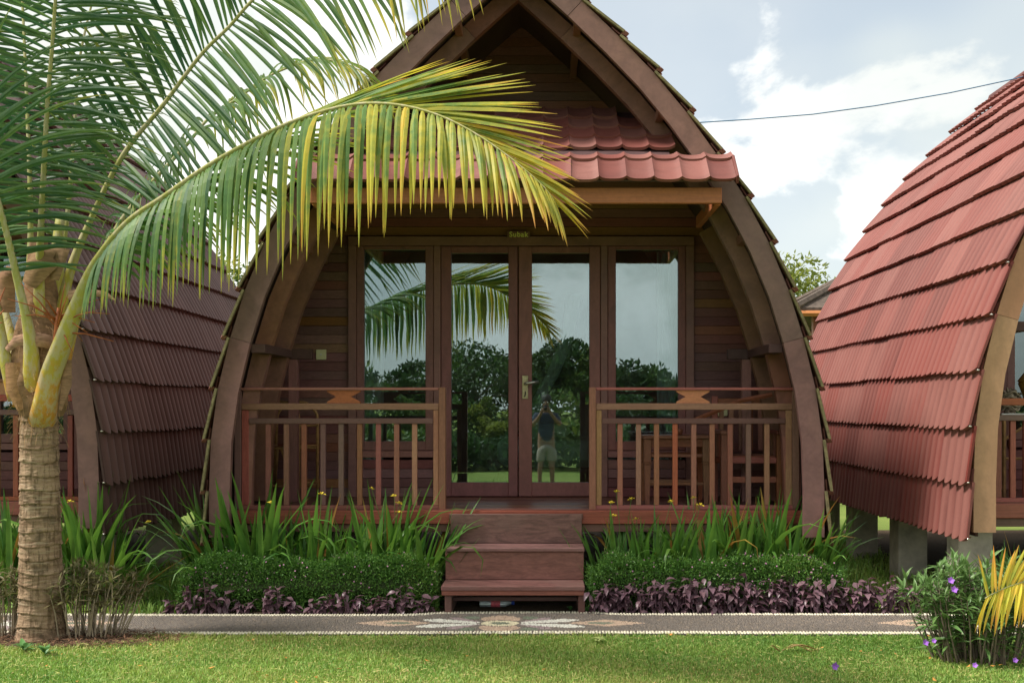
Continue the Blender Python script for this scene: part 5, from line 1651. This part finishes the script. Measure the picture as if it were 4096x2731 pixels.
# loose litter on the lawn and mulch round the palm
r = np.random.default_rng(61)
n = 3600
x = r.uniform(-5, 5, n); y = r.uniform(-3.2, -1.14, n)
a = r.uniform(0, 6.28, n)
v, f = leaf_arrays(np.stack([x, y, r.uniform(0.018, 0.034, n)], 1), unit(np.stack([np.cos(a), np.sin(a), r.normal(0, 0.15, n)], 1)), r.uniform(0.02, 0.06, n), r.uniform(0.003, 0.007, n), rnd=np.tile([0, 0, 1.0], (n, 1)) + r.normal(0, 0.2, (n, 3)))
tint = np.repeat(np.stack([r.uniform(0.75, 1.0, n), r.uniform(0.8, 1.4, n), np.zeros(n)], 1), 4, 0)
tag(link('grass_clippings', npmesh('grass_clippings', v, f, M['grass'], tint)), 'dry straw clippings scattered over the lawn', 'clippings', None, 'stuff')
n = 2600
a = r.uniform(0, 6.28, n); q = np.sqrt(r.random(n))
x = PB.x + 0.25 + 0.72 * q * np.cos(a); y = PB.y - 0.02 + 0.26 * q * np.sin(a); b_ = r.uniform(0, 6.28, n)
v, f = leaf_arrays(np.stack([x, y, r.uniform(0.012, 0.04, n)], 1), unit(np.stack([np.cos(b_), np.sin(b_), r.normal(0, 0.3, n)], 1)), r.uniform(0.02, 0.07, n), r.uniform(0.003, 0.010, n), rnd=np.tile([0, 0, 1.0], (n, 1)) + r.normal(0, 0.3, (n, 3)))
tag(link('mulch', npmesh('mulch', v, f, plain('brown_mulch', (0.13, 0.065, 0.035), 0.95, 0.5, 30))), 'brown mulch and twigs round the foot of the palm', 'mulch', None, 'stuff')
m = MB(); N = 28
m.add([(PB.x + 0.25, PB.y - 0.02, 0.03)] + [(PB.x + 0.25 + (0.72 + 0.05 * math.sin(k * 2.3)) * math.cos(2 * math.pi * k / N), PB.y - 0.02 + (0.27 + 0.02 * math.sin(k * 3.1)) * math.sin(2 * math.pi * k / N), 0.002) for k in range(N)], [(0, k + 1, (k + 1) % N + 1) for k in range(N)])
tag(m.build('soil_mound', M['soil'], None, True), kind='structure')
for xx, lab in ((0, 0), (-5.66, 0), (5.68, 0)):
    tag(MB().add([(xx - 2.3, 0.16, 0.006), (xx + 2.3, 0.16, 0.006), (xx + 2.3, 5.3, 0.006), (xx - 2.3, 5.3, 0.006)], [(0, 1, 2, 3)]).build('bare_soil', M['soil']), kind='structure')

n = 90
x = r.uniform(-4.6, 4.6, n); y = r.uniform(-3.0, -1.16, n); b_ = r.uniform(0, 6.28, n)
v, f = leaf_arrays(np.stack([x, y, r.uniform(0.028, 0.04, n)], 1), unit(np.stack([np.cos(b_), np.sin(b_), r.normal(0, 0.25, n)], 1)), r.uniform(0.015, 0.05, n), r.uniform(0.010, 0.022, n), rnd=np.tile([0, 0, 1.0], (n, 1)) + r.normal(0, 0.3, (n, 3)))
tag(link('fallen_leaves', npmesh('fallen_leaves', v, f, plain('orange_leaf', (0.52, 0.23, 0.05), 0.8, 0.5, 3))), 'small orange and brown fallen leaves scattered on the lawn', 'fallen leaves', None, 'stuff')

# ================================================================ BACKGROUND
def tree(loc, h, rx, rz, n, label, tint, seed, cat='tree', size=(0.10, 0.22), name='tree', group=None, blobs=26):
    r = np.random.default_rng(seed); rd = random.Random(seed)
    e = empty(name, loc, label, cat, group)
    cz = h - rz
    tr_ = MB()
    tr_.tube([(0, 0, -0.1), (0.05 * h, 0, cz * 0.5), (0, 0.03 * h, cz)], [0.035 * h, 0.026 * h, 0.016 * h], 8)
    cs = []
    for k in range(blobs):
        d = unit(r.normal(size=3)); d[2] = d[2] * 0.9 + 0.1
        p = np.array([0, 0, cz]) + d * np.array([rx, rx, rz]) * r.uniform(0.45, 0.92)
        cs.append(p)
        if k % 2 == 0: tr_.tube([(0, 0.03 * h * 0.8, cz * 0.75), tuple(p * np.array([0.5, 0.5, 1]) + np.array([0, 0, -0.1 * rz])), tuple(p)], [0.010 * h, 0.006 * h, 0.002 * h], 5)
    tr_.build('trunk', M['bark'], e, True)
    cs = np.array(cs)
    ci = r.integers(0, blobs, n)
    br = rx * r.uniform(0.22, 0.40, blobs)
    d = unit(r.normal(size=(n, 3)))
    pts = cs[ci] + d * br[ci][:, None] * (r.random(n) ** 0.4)[:, None] * np.array([1.1, 1.1, 0.75])
    dirn = unit(d * 0.6 + r.normal(0, 0.6, (n, 3)))
    v, f = leaf_arrays(pts, dirn, r.uniform(*size, n), r.uniform(size[0] * 0.5, size[1] * 0.5, n), rnd=r.normal(size=(n, 3)))
    c = np.repeat(np.stack([np.clip(tint + r.normal(0, 0.15, n) + 0.2 * r.normal(size=blobs)[ci], 0, 1), r.uniform(0.7, 1.3, n), np.zeros(n)], 1), 4, 0)
    tag(link('crown', npmesh('crown', v, f, M['tree_leaf'], c), e), kind='stuff')
    return e


tree((-8.6, 24, 0), 6.3, 2.4, 2.4, 9000, 'distant leafy tree in the gap left of the central bungalow', 0.45, 71)
tree((-5.6, 15, 0), 3.9, 1.3, 1.7, 6000, 'bright lower tree behind the banana leaf', 0.75, 72)
tree((7.3, 25, 0), 6.4, 2.6, 2.3, 9000, 'sunlit yellow-green tree in the gap right of the central bungalow', 0.95, 73)
tree((9.6, 27, 0), 5.2, 2.3, 2.2, 7000, 'green tree behind the small pavilion roof', 0.7, 74)
for k, (x_, y_, h_) in enumerate(((-3.4, 9.5, 1.5), (-2.2, 11, 1.7), (3.3, 9.2, 1.5), (4.3, 10.5, 1.6), (0.0, 10.5, 1.8), (-4.6, 10, 1.7), (6.0, 10.8, 1.8), (-7, 11, 2.0), (8.2, 11, 2.0))):
    tree((x_, y_, 0), h_, 0.95, 0.8, 3000, '%s green shrub from the left behind the bungalows' % ORD[[2, 3, 5, 6, 4, 1, 7, 0, 8][k]], 0.35, 80 + k, 'shrub', (0.06, 0.13), 'shrub', 'shrubs behind the bungalows', 16)

# banana plant behind the left gap
bn = empty('banana_plant', (P(950, 0, 15).x, CY + 15, 0), 'banana plant with a broad pale leaf in the left gap', 'banana plant')
MB().tube([(0, 0, 0), (0.02, 0, 1.0), (0.0, 0, 1.9)], [0.14, 0.11, 0.08], 10).build('stem', M['stem'], bn, True)
M['banana'] = leafmat('banana_leaf', (0.16, 0.25, 0.12), (0.22, 0.31, 0.17), 0.35, 0.4, 3)
for pts, wd in (([(0, 0, 1.7), (0.0, -0.1, 2.3), (-0.12, -0.15, 2.9), (-0.22, -0.2, 3.25)], [0.03, 0.17, 0.20, 0.03]), ([(0, 0, 1.7), (0.4, 0, 2.4), (0.9, 0.1, 2.7), (1.4, 0.1, 2.5)], [0.03, 0.2, 0.24, 0.03]),
                ([(0, 0, 1.6), (-0.4, 0.2, 2.2), (-0.9, 0.3, 2.4), (-1.3, 0.3, 2.1)], [0.03, 0.2, 0.24, 0.03]), ([(0, 0, 1.7), (0.1, 0.3, 2.4), (0.2, 0.7, 2.9), (0.3, 1.1, 2.9)], [0.03, 0.2, 0.24, 0.03])):
    C, L = curve(pts, 14)
    w_ = [float(np.interp(i / 13, [0, 1 / 3, 2 / 3, 1], wd)) for i in range(14)]
    ribbon([tuple(c_) for c_ in C], w_, (0.15, -1, 0.1)).build('leaf', M['banana'], bn, True)

# small pavilion behind the right gap
pv = empty('pavilion', (7.4, 12.5, 0), 'small pavilion with dark tiled hip roof behind the right bungalow', 'pavilion')
apx = (0, 0, 4.75)
cor = [(-2.9, -2.4, 3.25), (2.9, -2.4, 3.25), (2.9, 2.4, 3.25), (-2.9, 2.4, 3.25)]
rfm = MB(); rfm.add([apx] + cor + [(0, 0, 4.65)] + [(c_[0], c_[1], 3.17) for c_ in cor], [(0, 1, 2), (0, 2, 3), (0, 3, 4), (0, 4, 1), (5, 7, 6), (5, 8, 7), (5, 9, 8), (5, 6, 9), (1, 6, 7, 2), (2, 7, 8, 3), (3, 8, 9, 4), (4, 9, 6, 1)])
M['dark_tile'] = plain('dark_roof_tile', (0.10, 0.075, 0.06), 0.85, 0.4, 12)
pr = rfm.build('roof', M['dark_tile'], pv)
for k in range(4):
    a, b_ = Vector(cor[k]), Vector(cor[(k + 1) % 4])
    MB().tube([a + Vector((0, 0, -0.10)), b_ + Vector((0, 0, -0.10))], 0.055, 6).build('eave_board', M['beam'], pr)
    MB().tube([Vector(apx) + Vector((0, 0, 0.03)), a + Vector((0, 0, 0.03))], 0.07, 6).build('hip_tile', M['dark_tile'], pr)
    c_ = cor[k]; MB().box(c_[0] * 0.86 - 0.07, c_[0] * 0.86 + 0.07, c_[1] * 0.86 - 0.07, c_[1] * 0.86 + 0.07, 0, 3.2, 0.01).build('post', M['rail'], pv)
MB().tube([(-2.5, -2.2, 2.82), (2.5, -2.2, 2.82)], 0.13, 10).build('bamboo_blind', plain('rolled_bamboo', (0.36, 0.27, 0.14), 0.7, 0.3, 20), pv, True)
MB().box(-2.2, 2.2, 0.5, 0.6, 0, 2.6).build('wall', M['white'], pv)

# ================================================================ BEHIND THE CAMERA, SEEN IN THE GLASS
GT = 'trees across the lawn, mirrored in the glass'
for k, (px, py, wpx, lab) in enumerate(((2290, 1330, 150, 'tall tree mirrored in the right glass door'), (1900, 1385, 260, 'broad dark tree mirrored in the left glass door'), (1640, 1470, 130, 'round tree mirrored in the left window'),
                                     (2560, 1470, 150, 'tree mirrored in the middle of the right window'), (2730, 1490, 120, 'tree mirrored at the right side of the right window'), (2420, 1430, 110, 'tree mirrored beside the right door frame'),
                                     (1350, 1480, 200, 'tree mirrored beyond the left window'), (3000, 1480, 200, 'tree mirrored beyond the right window'), (2080, 1420, 120, 'tree mirrored between the glass doors'), (1000, 1470, 220, 'tree across the lawn on the far left'), (3400, 1470, 240, 'tree across the lawn on the far right'))):
    DM = 42.0 + (k % 3) * 3
    X = CX + (px - 2185) * DM / F; Y = CY - (DM - 2 * DG)
    hh = CZ + (1630 - py) * DM / F + 0.2; rx = wpx * DM / F
    tree((X, Y, 0), hh, rx, min(hh * 0.45, rx * 1.2), 5000, lab, 0.12, 120 + k, 'tree', (0.14, 0.3), 'tree', GT)
for k, (px, py, wpx, DM, ti, lab) in enumerate(((1985, 1705, 75, 30.0, 0.97, 'yellow-leaved bush mirrored low in the left glass door'), (1960, 1600, 80, 36.0, 0.8, 'orange-tinged shrub mirrored in the left glass door'), (1830, 1760, 60, 30.0, 0.2, 'dark shrub mirrored low in the left glass door'), (1620, 1700, 120, 36.0, 0.5, 'low shrub mirrored in the left window'))):
    X = CX + (px - 2185) * DM / F; Y = CY - (DM - 2 * DG)
    hh = CZ + (1630 - py) * DM / F + 0.25
    tree((X, Y, 0), max(hh, 0.8), wpx * DM / F, max(hh, 0.8) * 0.45, 3500, lab, ti, 140 + k, 'bush', (0.06, 0.14), 'bush', None, 16)

# a shrubbery across the lawn that reads as one dark mass
r = np.random.default_rng(171); n = 34000
x = r.uniform(-26, 26, n); near_ = np.arange(n) > 22000; x = np.where(near_, r.uniform(-9, 4, n), x); top_ = 1.75 + 0.35 * np.sin(x * 0.9) + 0.25 * np.sin(x * 2.3 + 1)
z = top_ * r.random(n) ** 0.6; y = -23.5 - 1.2 * r.random(n) + 0.5 * np.sin(x * 0.7); y = np.where(near_, -14.5 - 2.5 * r.random(n), y); z = np.where(near_, z * 0.55, z)
v, f = leaf_arrays(np.stack([x, y, z], 1), rand_dirs(n, 0.2), r.uniform(0.12, 0.26, n), r.uniform(0.08, 0.16, n))
c = np.repeat(np.stack([np.clip(0.15 + 0.35 * np.sin(x * 0.8 + 2 * np.sin(x * 0.37)) + r.normal(0, 0.12, n), 0, 1), r.uniform(0.7, 1.3, n), np.zeros(n)], 1), 4, 0)
tag(link('shrubbery', npmesh('shrubbery', v, f, M['tree_leaf'], c)), 'dark mass of shrubs across the lawn, mirrored in the glass', 'shrubbery', None, 'stuff')

# ---- the photographer, standing just behind the camera's place and mirrored in the door
def skin_mesh(name, joints, edges, mat, sub=2):
    me = bpy.data.meshes.new(name)
    me.from_pydata([j[0] for j in joints], edges, [])
    o = bpy.data.objects.new(name, me); COL.objects.link(o)
    o.modifiers.new('skin', 'SKIN'); sm_ = o.modifiers.new('sub', 'SUBSURF'); sm_.levels = sub; sm_.render_levels = sub
    if not me.skin_vertices:
        with bpy.context.temp_override(object=o, active_object=o): bpy.ops.mesh.customdata_skin_add()
    for i, j in enumerate(joints):
        r = j[1]; me.skin_vertices[0].data[i].radius = (r, r) if not hasattr(r, '__len__') else r
    me.skin_vertices[0].data[0].use_root = True
    bpy.context.view_layer.update()
    out = bpy.data.meshes.new_from_object(o.evaluated_get(bpy.context.evaluated_depsgraph_get()))
    bpy.data.objects.remove(o)
    out.materials.clear(); out.materials.append(mat)
    out.polygons.foreach_set('use_smooth', [True] * len(out.polygons))
    return out


M['skin'] = plain('skin', (0.26, 0.14, 0.09), 0.6, 0.08)
M['shirt'] = plain('navy_shirt', (0.035, 0.045, 0.075), 0.9, 0.15)
M['shorts'] = plain('beige_shorts', (0.26, 0.22, 0.18), 0.9, 0.1)
M['hair'] = plain('dark_hair', (0.02, 0.016, 0.013), 0.6, 0.2)
per = empty('person', (CX, CY - 0.36, 0), 'person in navy shirt and beige shorts photographing, mirrored in the right door', 'person')
J = [((0, 0, 0.92), (0.15, 0.11)), ((0, 0, 1.12), (0.14, 0.10)), ((0, 0, 1.34), (0.17, 0.11)), ((0, 0.0, 1.47), (0.07, 0.06)), ((0, 0.02, 1.54), (0.055, 0.055)), ((0, 0.03, 1.62), (0.075, 0.09)), ((0, 0.03, 1.70), (0.075, 0.09)), ((0, 0.02, 1.76), (0.05, 0.06))]
E = [(0, 1), (1, 2), (2, 3), (3, 4), (4, 5), (5, 6), (6, 7)]
for s in (-1, 1):
    b0 = len(J)
    J += [((s * 0.18, 0, 1.41), 0.055), ((s * 0.27, 0.10, 1.20), 0.042), ((s * 0.13, 0.24, 1.40), 0.034), ((s * 0.075, 0.28, 1.50), 0.03)]
    E += [(2, b0), (b0, b0 + 1), (b0 + 1, b0 + 2), (b0 + 2, b0 + 3)]
    for f_ in range(4):
        n0 = len(J); zz = 1.505 + f_ * 0.018
        J += [((s * 0.062, 0.305, zz), 0.009), ((s * 0.04, 0.322, zz + 0.002), 0.008), ((s * 0.022, 0.318, zz + 0.003), 0.007)]
        E += [(b0 + 3, n0), (n0, n0 + 1), (n0 + 1, n0 + 2)]
    n0 = len(J); J += [((s * 0.06, 0.27, 1.485), 0.010), ((s * 0.035, 0.275, 1.492), 0.009)]; E += [(b0 + 3, n0), (n0, n0 + 1)]
    b0 = len(J)
    J += [((s * 0.10, 0, 0.86), 0.095), ((s * 0.11, 0.02, 0.50), 0.06), ((s * 0.115, -0.01, 0.09), 0.04), ((s * 0.12, 0.10, 0.035), 0.035), ((s * 0.12, 0.18, 0.025), 0.025)]
    E += [(0, b0), (b0, b0 + 1), (b0 + 1, b0 + 2), (b0 + 2, b0 + 3), (b0 + 3, b0 + 4)]
link('body', skin_mesh('body', J, E, M['skin']), per)
SJ = [((0, 0, 0.86), (0.175, 0.14)), ((0, 0, 1.12), (0.17, 0.13)), ((0, 0, 1.34), (0.20, 0.135)), ((0, 0, 1.44), (0.11, 0.09))]
SE = [(0, 1), (1, 2), (2, 3)]
for s in (-1, 1):
    b0 = len(SJ); SJ += [((s * 0.185, 0, 1.40), 0.078), ((s * 0.245, 0.07, 1.26), 0.066)]; SE += [(2, b0), (b0, b0 + 1)]
link('shirt', skin_mesh('shirt', SJ, SE, M['shirt']), per)
HJ = [((0, 0, 0.93), (0.18, 0.14)), ((0, 0, 0.86), (0.17, 0.135))]; HE = [(0, 1)]
for s in (-1, 1):
    b0 = len(HJ); HJ += [((s * 0.105, 0, 0.80), 0.12), ((s * 0.115, 0.01, 0.50), 0.10)]; HE += [(1, b0), (b0, b0 + 1)]
link('shorts', skin_mesh('shorts', HJ, HE, M['shorts']), per)
hm = MB()
hm.lathe([(0.088, 1.64), (0.098, 1.70), (0.090, 1.76), (0.055, 1.80), (0.005, 1.812)], 16, 0, 0.015)
hm.build('hair', M['hair'], per, True)
for s in (-1, 1):
    MB().lathe([(0.002, -0.012), (0.011, -0.006), (0.011, 0.006), (0.002, 0.012)], 8).build('eye', M['white'], per, True, loc=(s * 0.033, 0.108, 1.655))
MB().tube([(0, 0.11, 1.66), (0, 0.132, 1.625), (0, 0.118, 1.612)], [0.008, 0.014, 0.008], 6).build('nose', M['skin'], per, True)
cm = empty('photo_camera', (CX, CY - 0.075, CZ), 'black camera held up by the mirrored person', 'camera')
MB().box(-0.062, 0.062, -0.03, 0.025, -0.042, 0.042, 0.008).build('camera_body', M['black'], cm)
MB().box(-0.02, 0.02, -0.028, 0.02, 0.0425, 0.062, 0.005).build('viewfinder', M['black'], cm)
MB().tube([(0, 0.0255, 0), (0, 0.05, 0)], [0.032, 0.03], 16).build('lens', M['black'], cm, True)
